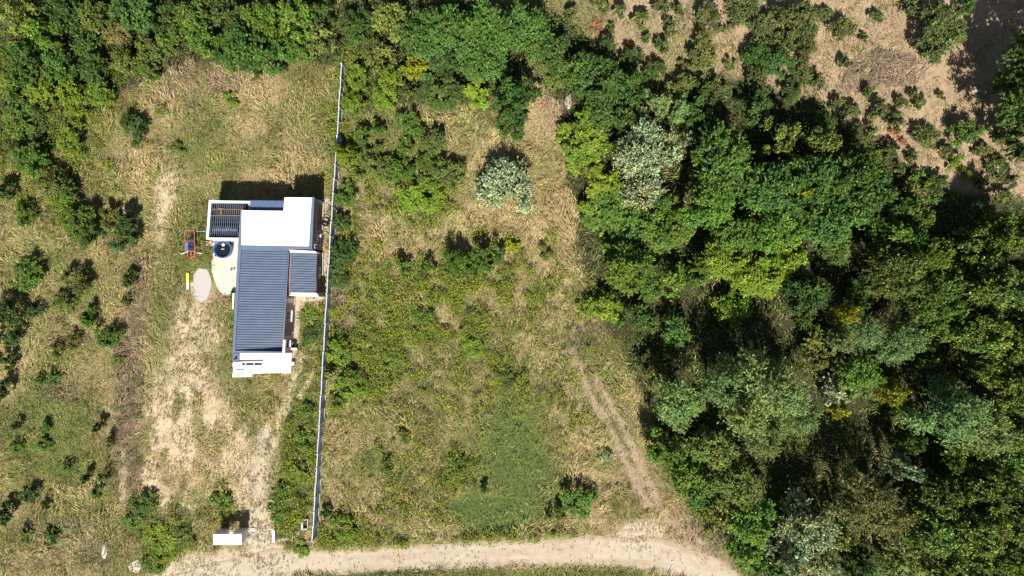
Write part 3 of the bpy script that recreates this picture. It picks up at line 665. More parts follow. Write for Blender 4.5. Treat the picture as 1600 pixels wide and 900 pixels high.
# species: albedo tint, leaf length, leaf width, twig reach, lobes factor, flatness, second tint multiplier, its share, hue spread
SP = {
 'dk': dict(c=(.060, .106, .022), l=1.0, w=.50, tw=1.15, lob=1.0, two=(1.4, 1.4, 1.1), sh=.20, sp=.25),
 'bl': dict(c=(.066, .130, .026), l=1.15, w=.42, tw=1.25, lob=1.1, two=(1.5, 1.45, 1.25), sh=.22, sp=.22),
 'md': dict(c=(.094, .168, .026), l=1.0, w=.46, tw=1.1, lob=1.0, two=(1.35, 1.3, 1.0), sh=.25, sp=.25),
 'pl': dict(c=(.145, .215, .066), l=1.1, w=.30, tw=1.35, lob=.9, two=(1.4, 1.3, 1.3), sh=.3, sp=.2),
 'li': dict(c=(.145, .215, .024), l=.9, w=.50, tw=1.1, lob=1.6, two=(1.3, 1.25, .9), sh=.25, sp=.25),
 'ol': dict(c=(.115, .146, .034), l=.95, w=.46, tw=1.15, lob=1.0, two=(1.35, 1.3, 1.0), sh=.25, sp=.28),
 'si': dict(c=(.125, .165, .080), l=1.1, w=.40, tw=1.3, lob=1.0, two=(2.9, 2.6, 2.7), sh=.48, sp=.2),
 'tn': dict(c=(.175, .180, .062), l=1.0, w=.34, tw=1.3, lob=.8, two=(1.4, 1.25, 1.0), sh=.3, sp=.25),
 'ok': dict(c=(.088, .130, .028), l=.9, w=.62, tw=1.2, lob=1.5, two=(2.1, 2.1, 1.4), sh=.30, sp=.35),
 'ye': dict(c=(.225, .255, .020), l=.85, w=.55, tw=1.1, lob=1.0, two=(1.3, 1.2, 1.0), sh=.3, sp=.2),
 'rd': dict(c=(.30, .115, .06), l=.8, w=.40, tw=1.0, lob=1.0, two=(1.3, 1.4, 1.3), sh=.4, sp=.3),
 'hz': dict(c=(.094, .118, .034), l=1.0, w=.55, tw=1.25, lob=1.0, two=(1.6, 1.5, 1.3), sh=.28, sp=.3),
}
CLS = {'B': (4.0, 7.5, 1.3, 26, 36, 15, .29), 'M': (2.0, 3.6, .35, 15, 28, 13, .215), 'S': (1.0, 1.7, .1, 8, 22, 10, .20)}  # radius, height, crown base, lobes, twigs, leaves, leaf length
_cr = {}
def crown_mesh(sp, cls, var):
    key = (sp, cls, var)
    if key in _cr: return _cr[key]
    r = np.random.default_rng(abs(hash(key[0] + key[1])) % 1000 + 100 * var if False else sum(map(ord, sp + cls)) * 7 + var * 1013)
    S = SP[sp]; Rr, Ht, zb, nl, ntw, nlf, ll = CLS[cls]
    nl = int(nl * S['lob']); rl = Rr * .34 / S['lob'] ** .4
    zc = zb + (Ht - zb) * .42; rz = (Ht - zc) - rl * .5
    # lobes: most on the upper dome, some within, kept apart
    cen = []
    tries = 0
    while len(cen) < nl and tries < 6000:
        tries += 1
        v = r.normal(size=3); v /= np.linalg.norm(v)
        if v[2] < -.35: continue
        rad = r.random() ** .35
        lop = 1 + .12 * math.sin(2 * math.atan2(v[1], v[0]) + var * 2.1) + .09 * math.sin(3 * math.atan2(v[1], v[0]) + var)
        p = np.array((v[0] * (Rr - rl * .8) * rad * lop, v[1] * (Rr - rl * .8) * rad * lop, zc + v[2] * rz * rad * (1 if v[2] > 0 else .7)))
        if all(np.linalg.norm(p - q) > rl * .78 * (1 - tries / 9000) for q in cen): cen.append(p)
    cen = np.array(cen); nl = len(cen)
    rs = rl * r.uniform(.65, 1.35, nl)
    axis = unit(cen - np.array((0, 0, zb + (Ht - zb) * .15)))
    ltint = r.normal(0, S['sp'] * .55, nl); lyel = r.normal(0, .10, nl)
    # twigs
    li = np.repeat(np.arange(nl), ntw); T = len(li)
    d = unit(r.normal(size=(T, 3)) + axis[li] * .75 + np.array((0, 0, .25)))
    reach = rs[li] * r.uniform(.55, 1.0, T) * S['tw']
    tt = np.tile((np.arange(nlf) + .5) / nlf, T); ti = np.repeat(np.arange(T), nlf)
    tt = np.clip(tt + r.uniform(-.05, .05, len(tt)), .02, 1.05)
    c = cen[li][ti] + d[ti] * (reach[ti] * (.22 + .78 * tt))[:, None]
    c[:, 2] -= .12 * reach[ti] * tt ** 2
    c += r.normal(0, ll * .22, c.shape)
    lat = unit(np.cross(d[ti], r.normal(size=c.shape)))
    ld = unit(d[ti] * .75 + lat * 1.0 * r.choice([-1, 1], len(c))[:, None])
    nrm = unit(np.array((0, 0, 1.0)) + d[ti] * .6 + r.normal(0, .33, c.shape))
    nrm = unit(nrm - ld * np.sum(nrm * ld, 1, keepdims=True))
    Ls = ll * S['l'] * r.uniform(.65, 1.3, len(c)); Ws = Ls * S['w'] * r.uniform(.8, 1.2, len(c))
    V, F = leaf_geo(c, ld, nrm, Ls, Ws)
    V[:, 2] = np.maximum(V[:, 2], .03)
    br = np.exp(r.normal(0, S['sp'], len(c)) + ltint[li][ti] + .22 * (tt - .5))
    two = r.random(len(c)) < S['sh'] * (.4 + 1.2 * r.random(T)[ti])
    col = np.ones((len(c), 3)) * br[:, None]
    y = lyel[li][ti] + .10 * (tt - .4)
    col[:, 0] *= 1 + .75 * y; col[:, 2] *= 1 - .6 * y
    col[two] *= np.array(S['two'])
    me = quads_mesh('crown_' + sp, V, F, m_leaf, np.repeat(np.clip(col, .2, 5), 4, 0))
    _cr[key] = me; return me
_tk = {}
def trunk_mesh(cls, var):
    key = (cls, var)
    if key in _tk: return _tk[key]
    r = np.random.default_rng(var + 50); Rr, Ht, zb, *_ = CLS[cls]; mb = MB()
    if cls == 'B':
        top = np.array((r.normal(0, .3), r.normal(0, .3), Ht * .72))
        mb.tube([(0, 0, -.2), (.05, 0, .6), top * .5, top], [.26, .2, .14, .05], 8)
        for k in range(7):
            a = r.random() * 6.28; s = top * (.3 + .09 * k)
            mb.tube([s, s + np.array((math.cos(a) * Rr * .35, math.sin(a) * Rr * .35, .7)), s + np.array((math.cos(a) * Rr * .72, math.sin(a) * Rr * .72, 1.3))], [.09, .06, .02], 5)
    else:
        for k in range(6):
            a = k * 1.05 + r.random(); q = .5 + .3 * r.random()
            mb.tube([(.05 * math.cos(a), .05 * math.sin(a), -.1), (Rr * .3 * q * math.cos(a), Rr * .3 * q * math.sin(a), Ht * .4), (Rr * q * math.cos(a), Rr * q * math.sin(a), Ht * .72)], [.035 * Rr, .025 * Rr, .008], 5)
    me = mb.mesh('trunk', m_bark); _tk[key] = me; return me
GR = {'W': 'trees of the wood on the right', 'O': 'shrubs of the orchard, upper right', 'F': 'shrubs scattered over the left field', 'T': 'thicket along the top edge',
      'H': 'hedge of trees along the top middle', 'M': 'shrubs in the middle meadow', 'Y': 'weeds and shrubs around the yard'}
PL = """
#W
1000 238 86 6.5 si|silvery white-leaved tree at the wood's upper left, left half of the pair
1050 226 64 6 si|silvery tree right half of the white-leaved pair, slimmer than its neighbour
1008 292 66 5 si|duller grey-silver tree directly below the white-leaved pair
912 222 96 3.2 li|broad yellow-green shrub left of the silvery pair
938 285 72 3 li|yellow-green shrub under the broad yellow-green one, left of the grey-silver tree
918 190 46 3 li|small lime shrub above the broad yellow-green one
960 345 116 3 md|low wide green shrub below the grey-silver tree
1040 350 96 4.5 md|green tree right of the low wide shrub, below the silvery pair
925 325 56 2.5 li|bright low shrub at the meadow edge left of the low wide one
1105 320 84 7 md|bushy tree four crowns right of the meadow edge, below the blue-green one
1128 252 104 8 bl|dark blue-green tree immediately right of the silvery pair
1095 180 66 5 dk|dark tree above the silvery pair on the orchard border
1020 165 58 4.5 pl|grey-green feathery tree just above the silvery pair, left one
1058 168 52 4.5 pl|grey-green feathery tree just above the silvery pair, right one
1180 165 60 4.5 dk|dark tree at the wood's upper rim right of the grey-green feathery ones
1225 212 76 7.5 ol|olive tree with open dark gaps below the orchard, left of two
1285 222 66 7 ol|olive tree with open dark gaps below the orchard, right of two
1195 295 96 8 bl|blue-green tree in the middle of the upper wood
1262 288 108 8.5 bl|large blue-green tree below the olive pair
1338 282 104 8.5 bl|large blue-green tree at the upper right rim, facing the orange bush
1290 345 92 8 bl|blue-green tree under the large pair near the upper rim
1150 372 86 5.5 md|mid-green tree left of the lime glade trees
1215 362 84 7 md|green tree above the lime glade trees
1250 300 34 9.4 ye|yellow tuft at the top of the blue-green crowns
1372 318 78 7.5 bl|blue-green tree at the right end of the upper rim, above the rusty clearing
1440 335 66 6 md|green tree between the rusty clearing and the dark right-hand trees
1425 300 36 3 tn|tan shrub at the rusty clearing beside the orchard
1232 400 66 6 li|bright lime tree at the right of the sunny glade
1185 430 92 5 li|brightest lime tree in the sunny glade
1130 405 80 5 li|lime tree at the left of the sunny glade
1150 478 66 3.5 li|lime shrub at the lower side of the sunny glade
1090 420 70 4.5 md|green tree between the sunny glade and the meadow-side tree
990 428 88 5.5 md|green tree reaching toward the meadow with black shade above it
1040 440 66 5 md|green tree right of the meadow-side tree
950 480 50 3 li|lime shrub at the meadow edge where the track starts, upper one
918 478 40 2 li|low lime shrub left of the track start
1005 490 62 4 dk|dark tree beneath the meadow-side tree
1055 515 58 4 bl|dusky blue-green tree by the deep shade above the pale trees
968 500 32 2.5 md|small green shrub at the dark gap beside the track start
1262 465 86 7 dk|dark tree under the lime glade, right side
1300 385 70 4.5 dk|dark tree in shade under the upper blue-green row
1385 372 76 7 md|green tree right of the dark shaded hollow
1440 395 86 8 md|broad green tree left of the dark oak-like ones, upper
1398 425 92 8.5 ol|olive-yellow tree in the middle right, above the pale feathery pair
1345 455 60 3.5 dk|very dark tree in the hollow left of the olive-yellow tree
1452 470 92 8 md|smooth green tree right of the olive-yellow one
1485 505 76 7.5 md|green tree at the lower right of the smooth green one
1330 515 80 8 pl|pale feathery tree, left of the bright pair in the middle right
1395 530 86 8 pl|pale feathery tree, right of the bright pair in the middle right
1318 493 44 8.5 ye|golden spray on top of the left pale feathery tree
1280 545 70 5 ol|dull olive tree left below the pale feathery pair
1340 585 84 6.5 md|green tree just below the pale feathery pair
1305 612 54 5 si|small silver-green tree right of the big grey-green one
1312 640 32 5.5 ye|small yellow tree beside the small silver-green one
1395 612 50 6.5 ye|yellowing tree above the narrow silvery one
1440 560 64 5 dk|dark tree in shade above the big two-toned tree
1062 628 84 8 pl|grey-green tree next to the track, leftmost of the pale lower group
1185 612 140 11 pl|biggest pale grey-green tree in the lower middle of the wood
1130 600 82 9.5 pl|pale grey-green tree between the leftmost and the biggest one
1235 640 84 9.5 pl|pale tree at the right shoulder of the biggest grey-green one
1185 672 84 9 pl|pale tree on the lower side of the biggest grey-green one
1040 700 72 5.5 md|green tree at the track's right side, below the grey-green one
1115 702 86 6.5 ol|olive tree beneath the pale lower group, upper
1085 755 86 5.5 md|green tree along the track, second from the road
1150 755 86 7 ol|yellowish olive tree under the pale lower group, middle
1120 800 72 6 ol|yellowish olive tree near the road bend, left
1175 815 84 6.5 md|green tree near the road bend, right
1165 870 72 4.5 md|bright green tree nearest the road bend at the bottom
1215 885 66 4.5 dk|dark tree at the bottom edge left of the silver tree
1262 818 92 8 si|large dusty silver tree at the bottom edge
1230 870 66 7 si|dusty silver tree at the left foot of the large silver one
1285 872 56 7 si|dusty silver tree at the right foot of the large silver one
1345 790 112 9 tn|large tan-olive tree right of the dusty silver tree
1395 812 62 8 tn|smaller tan tree at the right flank of the large tan-olive one
1308 835 54 6 ol|yellow-olive tree between the silver and tan-olive trees
1408 728 44 7 si|narrow silvery tree by itself in the dark right part
1420 690 48 6 md|green tree just above the narrow silvery one
1420 645 46 6 li|yellow-green tree beside the big two-toned tree
1480 645 112 10 pl|big two-toned grey-green tree at the right, below the oak-like ones
1530 668 96 10 pl|grey-green tree at the right shoulder of the big two-toned one
1500 705 72 8 md|green tree at the foot of the big two-toned one
1525 395 74 8 ok|speckled dark tree, upper left of the right-edge group
1572 365 82 9 ok|speckled dark tree, topmost at the right edge below the orchard
1500 445 66 8 ok|speckled dark tree left of the right-edge group
1555 450 92 9.5 ok|speckled dark tree in the centre of the right-edge group
1600 440 84 9.5 ok|speckled dark tree cut by the right edge, upper
1535 520 84 9 ok|speckled dark tree above the big two-toned pair
1590 525 92 9.5 ok|speckled dark tree cut by the right edge, middle
1548 585 66 8 ok|speckled yellow-tinged tree just above the two-toned pair's right
1600 610 82 9 ok|speckled dark tree cut by the right edge, lower
1595 700 92 9 ok|speckled tree cut by the right edge, beside the two-toned pair
1540 755 88 8.5 ok|speckled tree below the two-toned pair, right
1470 770 82 7.5 ok|speckled tree below the two-toned pair, left
1450 830 82 7.5 ok|speckled tree right of the tan trees near the bottom
1520 825 92 8.5 ok|speckled tree second from the right at the bottom
1590 800 92 9 ok|speckled tree cut by the right edge near the bottom
1405 880 76 6 pl|grey-green tree at the bottom edge below the tan trees
1340 885 66 6 dk|dark tree at the bottom edge right of the dusty silver tree
1475 888 76 7 ok|speckled tree cut by the bottom edge, left of the corner
1545 890 76 7 ok|speckled tree cut by the bottom edge, next to the corner
1598 880 66 7.5 li|bright yellow-green tree in the lower right corner
1650 190 150 13 dk|very tall dark tree at the right edge casting the big shade
1655 95 140 13 dk|tall dark tree in the upper right corner, mostly out of view
1585 130 50 6 ok|dark tree in the shade at the upper right edge
1590 190 64 5 dk|dark shrub at the lower end of the big shade
1020 580 52 4 ol|dull olive shrub at the wood's edge beside the track
#H
558 38 62 4 dk|dark shrub at the left end of the top middle hedge
606 28 72 4.5 ol|olive-dark tree second from the left in the top hedge
648 52 72 4.5 dk|dark green tree third from the left in the top hedge
700 58 96 5.5 bl|blue-green tree in the middle of the top hedge
762 48 96 6 bl|blue-green tree right of the middle one in the top hedge
825 50 84 5.5 bl|blue-green tree at the right of the top hedge
750 88 84 5 bl|blue-green tree on the lower side of the top hedge
700 100 66 4.5 dk|dark tree on the lower side of the top hedge, left
866 78 74 5 dk|dark tree where the hedge bends down toward the wood
905 112 72 5 bl|blue-green tree one step down the hedge bend
945 128 76 5 bl|blue-green tree two steps down the hedge bend
985 138 66 5 bl|blue-green tree at the lower end of the hedge bend
940 175 66 4.5 dk|dark green tree above the broad yellow-green shrub
975 190 56 4.5 dk|dark tree left above the silvery pair
840 102 52 3 tn|rusty yellow-green shrub below the top hedge
865 125 40 2.5 ol|olive shrub right under the rusty yellow-green one
648 104 50 3.5 ye|lemon-yellow shrub under the top hedge
612 118 50 3 li|lime shrub left of the lemon-yellow one
590 85 62 3.5 ol|olive shrub between the fence top and the lemon-yellow one
562 118 46 2.5 li|lime shrub right of the fence's upper end
552 158 44 2.2 li|lime shrub against the upper fence, second from the top
600 150 46 2.2 li|lime shrub below the lime and lemon pair
690 138 82 3 dk|low dark green shrub in front of the top hedge
742 140 56 3 li|yellow-green shrub right of the low dark one
640 148 36 2 ol|small olive shrub left of the low dark one
806 152 74 6.5 bl|slender dark blue-green tree standing in the meadow above the round silver tree
802 192 58 4.5 bl|blue-green shrub between the slender tree and the round silver tree
790 292 94 4.05 si|round silver-green tree standing alone in the meadow
#M
536 240 42 3 li|bright shrub growing over the fence
566 212 34 2 md|small green shrub right of the one over the fence
590 202 28 2 md|small green shrub third right from the fence gap
636 192 46 2 md|bright green shrub in the upper meadow, upper of three
634 230 34 2 md|bright green shrub in the upper meadow, lower of three
680 222 54 2.5 ol|olive shrub right of the three bright ones
655 208 28 1.8 md|bright green shrub in the upper meadow, right of three
582 258 64 2 ol|spreading olive shrub near the fence below the upper ones
625 268 56 2.2 md|green shrub right of the spreading olive one
672 268 62 2.2 md|green shrub above the sunny round one in the meadow
658 302 74 2 li|sunny rounded shrub in the meadow above the dry lodged grass
706 272 56 2.4 ol|olive shrub left of the round silver tree
628 418 30 2 md|leftmost green shrub in the row across the meadow
667 418 28 2 md|second green shrub from the left in the meadow row
712 408 54 3.2 md|bigger green shrub in the meadow row with two shadows
762 402 58 3.2 md|rightmost and broadest green shrub in the meadow row
738 425 32 2 md|low green shrub below the pair at the row's right end
540 305 46 1.8 md|green shrub at the fence level with the white roof
532 348 38 1.6 dk|dark shrub at the fence level with the brick wall
535 398 54 2 dk|dark green shrub at the fence level with the annex
528 432 42 1.6 dk|low dark shrub at the fence just below the annex level
528 548 46 1.8 li|yellow-leaved shrub at the fence below the dry brown patch
548 600 56 1.8 li|yellow-green shrub at the fence level with the terrace
520 585 32 1.8 tn|rusty shrub close to the fence above the terrace level
528 630 36 1.6 li|yellow-green shrub at the fence under the broader one
632 682 24 .9 md|small round green shrub alone in the lower meadow
604 728 26 1.0 dk|dark shrub in the lower dry meadow, left
715 730 34 1.0 dk|dark shrub in the lower dry meadow by the lawn
758 762 16 1.3 dk|thin dark shrub at the left tip of the lawn
903 784 72 1.9 md|broad green shrub beside the track near the road
870 800 36 1.6 ol|olive shrub left of the broad one near the road
535 828 46 1.5 li|lime shrub right of the fence's lower end
510 800 26 1.3 dk|dark weed shrub right of the lower fence
945 712 26 1 si|small grey-green tuft left of the track
610 560 34 1.2 li|lime weed clump in the middle left of the meadow
660 495 34 1.2 md|green weed clump below the row in the meadow
740 540 40 1.2 li|lime weed clump in the centre of the meadow
790 590 40 1.2 ol|olive weed clump in the meadow right of centre
800 385 34 1.4 ye|yellow weed clump right of the meadow row
855 395 30 1.0 ol|olive weed clump between the row and the wood
#O
892 22 22 1.8 hz|thin bush at the orchard's left corner by the hedge
940 6 26 2 hz|bush at the top edge, leftmost of the orchard's first row
971 14 24 1.8 hz|bush at the top edge, second of the orchard's first row
1004 27 28 1.8 hz|bush at the top edge, third of the orchard's first row
1047 42 26 1.8 hz|bush under the top row, right of the third one
1034 72 26 1.8 hz|bush left of the big round orchard bush, lower of a pair
1034 6 30 2 hz|bush at the top edge above the small orchard pair
1060 14 20 1.5 hz|little bush at the top edge left of the tall one
1107 22 42 2.6 hz|tall orchard bush at the top edge above the big round one
1099 80 50 2.6 hz|big round orchard bush standing free on bare soil
1163 8 46 2.4 hz|wide bush at the top edge right of the tall one
1150 34 22 1.6 hz|small bush under the wide top-edge one
1190 42 38 2.4 hz|bush at the left of the dark orchard row
1184 84 44 2.6 bl|bluish bush in the dark orchard row, left end
1183 120 36 2.4 hz|bush at the lower left end of the dark orchard row
955 43 16 1 hz|tiny sapling beside the red leaves at the orchard's left
950 72 36 2.4 dk|dark bush between the hedge and the orchard, left
986 95 40 2.4 dk|dark bush at the hedge with a rusty top
1024 110 36 2 dk|dark bush at the hedge below the small orchard pair
1070 134 46 2.6 ol|olive bush on the orchard border below the big round one
1102 146 50 3 dk|dark spiky bush on the orchard border
1125 140 34 2.2 hz|bush on the orchard border right of the dark spiky one
1250 28 62 3.2 hz|large leafy bush at the orchard's top middle
1262 70 36 2.4 hz|bush directly under the large leafy one
1316 45 38 2.2 hz|round bush right of the large leafy one
1372 24 20 1.4 hz|small bush at the top edge left of the big right bushes
1350 58 14 1 hz|sapling right below the round orchard bush
1474 28 56 4 hz|big bush at the top edge beside the big shade, upper
1460 64 56 3.6 hz|big bush beside the brush heap, left
1488 50 46 3.4 hz|big bush nearest to the big shade
1428 6 34 2.2 hz|bush at the top edge left of the big one
1510 10 34 2.4 dk|dark bush at the top edge inside the big shade
1220 98 46 2.4 bl|bluish bush left of the slanting bush row
1256 112 38 2 hz|bush in the slanting row, left of middle
1278 128 26 1.8 hz|bush in the slanting row, middle
1306 160 20 1.6 hz|slim bush in the slanting row, lower
1322 98 18 1.8 hz|slim bush above the slanting row
1356 143 18 1.6 hz|slim bush below the brush heap, left
1330 172 30 1.8 hz|bush below the brush heap, second
1374 172 30 1.8 hz|bush below the brush heap, third
1400 188 30 1.8 hz|green bush just above the orange one
1362 205 24 1.6 hz|small bush left above the orange one
1436 155 28 1.6 hz|bush at the right end of the brush heap
1447 213 38 2 hz|round bush right of the orange one
1512 205 46 3 md|dense conical green bush in the right orchard
1496 257 28 1.4 li|lime bush below the dense conical one
1515 274 16 .9 ye|small yellow bush below the dense conical one
1560 262 36 1.8 hz|bush at the right of the small yellow one
1534 232 26 1.2 hz|low bush right under the dense conical one
1577 222 22 1.2 hz|sparse bush near the right edge of the orchard
1537 284 22 1.4 hz|bush at the lower right of the small yellow one
1581 284 22 1.4 hz|bush at the right edge above the speckled trees
1387 240 34 1.8 hz|bush directly below the orange one
1399 221 32 .9 rd|orange-red dead bush in the orchard
932 41 22 .6 rd|patch of red dead leaves at the orchard's left end
985 74 20 .9 rd|rusty red bush at the hedge's orchard side
1290 195 46 3.6 dk|dark bush at the wood's rim below the slanting row
1235 142 36 2.4 dk|dark bush between the wood's rim and the slanting row
1432 285 34 2 md|green bush above the rusty clearing
1465 288 36 2 dk|dark bush right above the rusty clearing
1210 60 22 2 hz|little bush left of the large leafy one
1180 12 18 1.2 hz|small bush right of the wide top-edge one
1128 45 16 1 hz|tiny bush between the big round and the tall orchard bushes
1290 20 22 1.4 hz|small bush at the top edge above the round one
1215 20 30 2.2 hz|bush at the top edge left of the large leafy one
1340 200 20 1.4 hz|small bush below the slanting row, near the wood
1410 160 20 1.4 hz|small bush under the right part of the brush heap
1470 150 16 .9 ol|faint little bush on the pale soil left of the big shade
1425 245 22 1.2 hz|small bush right of the one below the orange bush
1480 235 24 1.5 hz|bush left of the dense conical one's foot
1405 262 24 1.4 hz|small bush above the upper rim of the wood, right end
1570 305 26 1.6 hz|bush between the orchard and the topmost speckled tree
1010 60 16 1 hz|sapling between the third top bush and the small orchard pair
1070 100 18 1 ol|faint bush left of the big round orchard bush
1140 100 20 1.2 ol|faint bush right of the big round orchard bush
1232 60 34 2.6 hz|bush attached to the lower left of the large leafy one
#T
22 22 62 4 ol|yellowish olive shrub in the upper left corner
62 55 62 4 md|green shrub diagonally below the corner one
100 22 66 4.5 dk|dark shrub at the top edge, second from the left corner
150 28 66 4.5 ol|olive shrub at the top edge, third from the left corner
130 70 62 4 dk|dark shrub in the second row of the upper left thicket
92 100 60 4 bl|bluish shrub in the third row of the upper left thicket
40 90 62 4 bl|bluish shrub near the left edge of the upper thicket
20 135 56 3 md|green shrub at the left edge under the bluish ones
65 140 56 3 li|yellow-green shrub at the lower rim of the upper left thicket
108 150 52 3 li|lime shrub at the lower rim of the upper left thicket
150 145 46 2.5 li|bright lime shrub at the thicket's tip pointing to the yard
142 108 56 3.5 dk|dark shrub behind the bright lime tip
182 50 52 3 tn|rusty brown-green shrub in the upper thicket
195 95 56 3.5 ol|olive shrub right of the dark one in the upper thicket
205 20 66 4.5 bl|bluish shrub at the top edge left of the long green block
232 75 52 3 ol|olive shrub left of the pinkish dry strip
228 112 36 2.4 dk|dark shrub at the top of the stake line
258 28 66 4.5 dk|dark shrub at the top edge above the pinkish dry strip
262 65 42 3 md|green shrub at the top of the pinkish dry strip
305 25 72 5 md|smooth green shrub at the top edge, left of the long block
318 65 62 4 md|smooth green shrub above the dry yard
355 30 76 5 dk|dark shrub at the top edge in the long block, left
368 78 72 4.5 bl|blue-green shrub hanging lowest over the dry yard
410 30 72 5 md|green shrub at the top edge in the long block, middle
415 80 62 4 bl|blue-green shrub right of the one hanging lowest
460 28 72 5 md|green shrub at the top edge in the long block, right
455 72 62 4 md|lighter green shrub in front of the long block, right
500 62 56 4 ol|olive shrub at the right end of the long block
505 22 50 4 dk|dark shrub at the top edge before the gap
395 105 40 2.8 dk|dark shrub at the lower edge of the long block
#F
207 200 44 2 dk|lone dark shrub at the top of the field edge
62 168 30 2.2 dk|dark round shrub at the lower rim of the upper left thicket
30 190 56 2 md|low green shrub near the left edge below the thicket
118 178 40 2 li|yellow-green shrub with a black shadow below the bright tip
112 218 46 2 li|yellow-green shrub below the previous yellow-green one
48 250 62 2.6 md|green shrub with a deep shadow near the left edge
82 288 62 2.6 ol|olive shrub in a dark cluster near the left edge
100 302 46 2.2 md|green shrub at the lower end of the dark cluster
2 300 32 2.6 dk|dark shrub cut by the left edge under the cluster
85 310 36 1.5 li|lime shrub under the dark cluster
35 335 38 1.8 md|green shrub left of the big field shrub
120 345 62 2.4 md|big field shrub left of the yard, wide
142 362 46 2.2 dk|dark shrub touching the wide field shrub's lower right
165 338 34 2 ol|olive shrub right above the wide field shrub
190 370 48 2.6 dk|tall dark shrub nearest the red swing
196 345 32 2.6 dk|dark shrub above the tall one nearest the swing
205 435 28 1.8 dk|dark round shrub at the field edge level with the plank
38 428 52 2.2 md|green shrub with its shadow to the upper right, near the left edge
118 438 44 2.2 ol|olive shrub in the field level with the gravel patch
98 475 40 1.4 ol|flat olive shrub below the olive one in the field
55 488 26 1.4 dk|small dark shrub below left of the flat olive one
138 498 34 1.8 md|round bright shrub in the field with an oval shadow
168 525 38 1.8 md|round shrub by the blue bucket
112 532 26 1.2 ol|faint olive shrub left of the blue bucket
86 545 24 1.2 ol|faint olive shrub second left from the blue bucket
8 490 46 3 dk|dark shrub cut by the left edge, upper of two
12 525 36 2.4 dk|dark shrub cut by the left edge, lower of two
4 566 28 2 dk|dark shrub at the left edge above the green grass
62 592 22 1.1 md|small green shrub at the top of the green grass, left
82 592 22 1.1 md|small green shrub at the top of the green grass, right
186 562 22 1 ol|dull small shrub at the brown strip
200 470 22 1 ol|dull small shrub at the top of the brown strip
5 610 30 2.4 dk|dark shrub at the left edge beside the green grass
25 665 14 1.6 dk|narrow dark shrub at the left of the green grass
71 668 22 .9 md|dark tuft in the middle of the green grass, upper
67 695 26 .9 md|dark tuft in the middle of the green grass, lower
154 668 16 1.8 dk|narrow shrub at the right of the green grass, upper
172 690 18 1.4 ol|small shrub by the stake right of the green grass
103 730 22 1 md|tuft at the lower rim of the green grass
131 748 16 2 dk|narrow shrub with a long dark shadow in the lower field
162 744 14 1.8 dk|narrow shrub at the rim of the sandy patch, lower left
42 772 30 1.4 dk|dark tuft in the lower left field
68 790 16 1.4 dk|slim dark tuft right of the dark one, lower left field
10 802 32 2 dk|dark shrub cut by the left edge near the bottom
38 838 26 1 md|green tuft near the bottom left corner
84 838 26 1.2 dk|dark tuft above the white bucket
150 770 22 1 md|bright tuft below the long-shadowed narrow shrub
25 235 36 2 ol|olive shrub at the left edge, above the deep shadow
25 700 22 1 md|faint tuft at the left edge of the green grass
#Y
220 790 52 1.0 dk|dark green weeds at the foot of the sandy patch
208 815 36 1.1 md|green weeds just under the dark weeds at the sandy patch
250 848 60 .9 li|bright weeds left of the white gate shelter, large
240 880 46 1.0 md|bright weeds at the road left of the gate shelter
285 842 40 1.0 ol|olive weeds next to the white gate shelter
360 156 28 1.0 li|bright green clump in the dry yard above the house shadow
252 172 20 .8 li|small bright clump in the dry yard near the stake line
345 782 36 1.1 md|green weeds above the gate shelter's shadow
432 800 36 1.2 md|green weeds at the driveway's right side above the gate wall
440 770 40 1.2 md|green weeds at the driveway's right side, larger clump
462 740 40 1.1 li|bright weeds between driveway and fence
470 690 36 1.0 md|green weeds between driveway and fence, middle
480 640 30 .9 md|green weeds between driveway and fence, upper
486 520 40 .9 dk|dark green clump between the brick wall and the fence
480 492 32 .8 md|green clump just below the annex
366 462 18 .8 md|little green bush at the patio's lower corner
470 862 30 .5 li|low bright weeds at the road below the gate wall
275 232 26 .8 ol|olive clump in the yard above the bare sandy strip
445 345 0 0 md|
"""
grp = None; used_names = {}
TREECAT = {True: 'tree', False: 'shrub'}
seed = 0
for line in PL.strip().splitlines():
    line = line.strip()
    if line[0] == '#': grp = GR[line[1]]; gk_ = line[1]; continue
    a, lb = line.split('|')
    x, y, d, h, sp = a.split(); x, y, d, h = float(x), float(y), float(d), float(h)
    if d == 0: continue
    seed += 1; r = random.Random(seed)
    if gk_ == 'F': d *= 1.12; h *= 1.12
    if gk_ == 'O': d *= 1.14; h *= 1.08
    cls = 'B' if d >= 80 and h > 4 else ('M' if d >= 40 else 'S')
    pos = P(x, y, .62 * h); pos[2] = 0
    Dm = d / PXM * (1 - .62 * h / H)
    Rr, Ht = CLS[cls][:2]
    s = Dm / 2 / Rr * 1.04; sz = h / Ht
    tree = h >= 4.2 or (gk_ == 'W' and h >= 4)
    weed = h <= 1.2
    nm = 'tree' if tree else ('weed_clump' if weed and gk_ in 'YM' else 'shrub')
    cat = 'tree' if tree else ('weeds' if nm == 'weed_clump' else 'shrub')
    e = empty(nm, pos, r.random() * 6.283); tag(e, lb, cat, grp)
    var = r.randrange(3 if cls == 'B' else 4)
    if lb.startswith('round silver'): var = (var + 1) % 3
    col = np.array(SP[sp]['c']) * r.uniform(.88, 1.14) * np.array((r.uniform(.92, 1.1), 1, r.uniform(.9, 1.12)))
    lift = {'W': 1.22 if x < 1330 else 1.06, 'T': 1.2, 'H': 1.15}.get(gk_, 1.0) * (r.choice((.88, 1, 1, 1.15)) if gk_ in 'WTH' else 1)
    col = col * lift
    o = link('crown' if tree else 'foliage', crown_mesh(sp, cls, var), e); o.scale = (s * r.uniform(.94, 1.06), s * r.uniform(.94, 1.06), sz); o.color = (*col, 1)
    o = link('trunk' if tree else 'stems', trunk_mesh(cls, var % 2), e); o.scale = (s, s, sz)
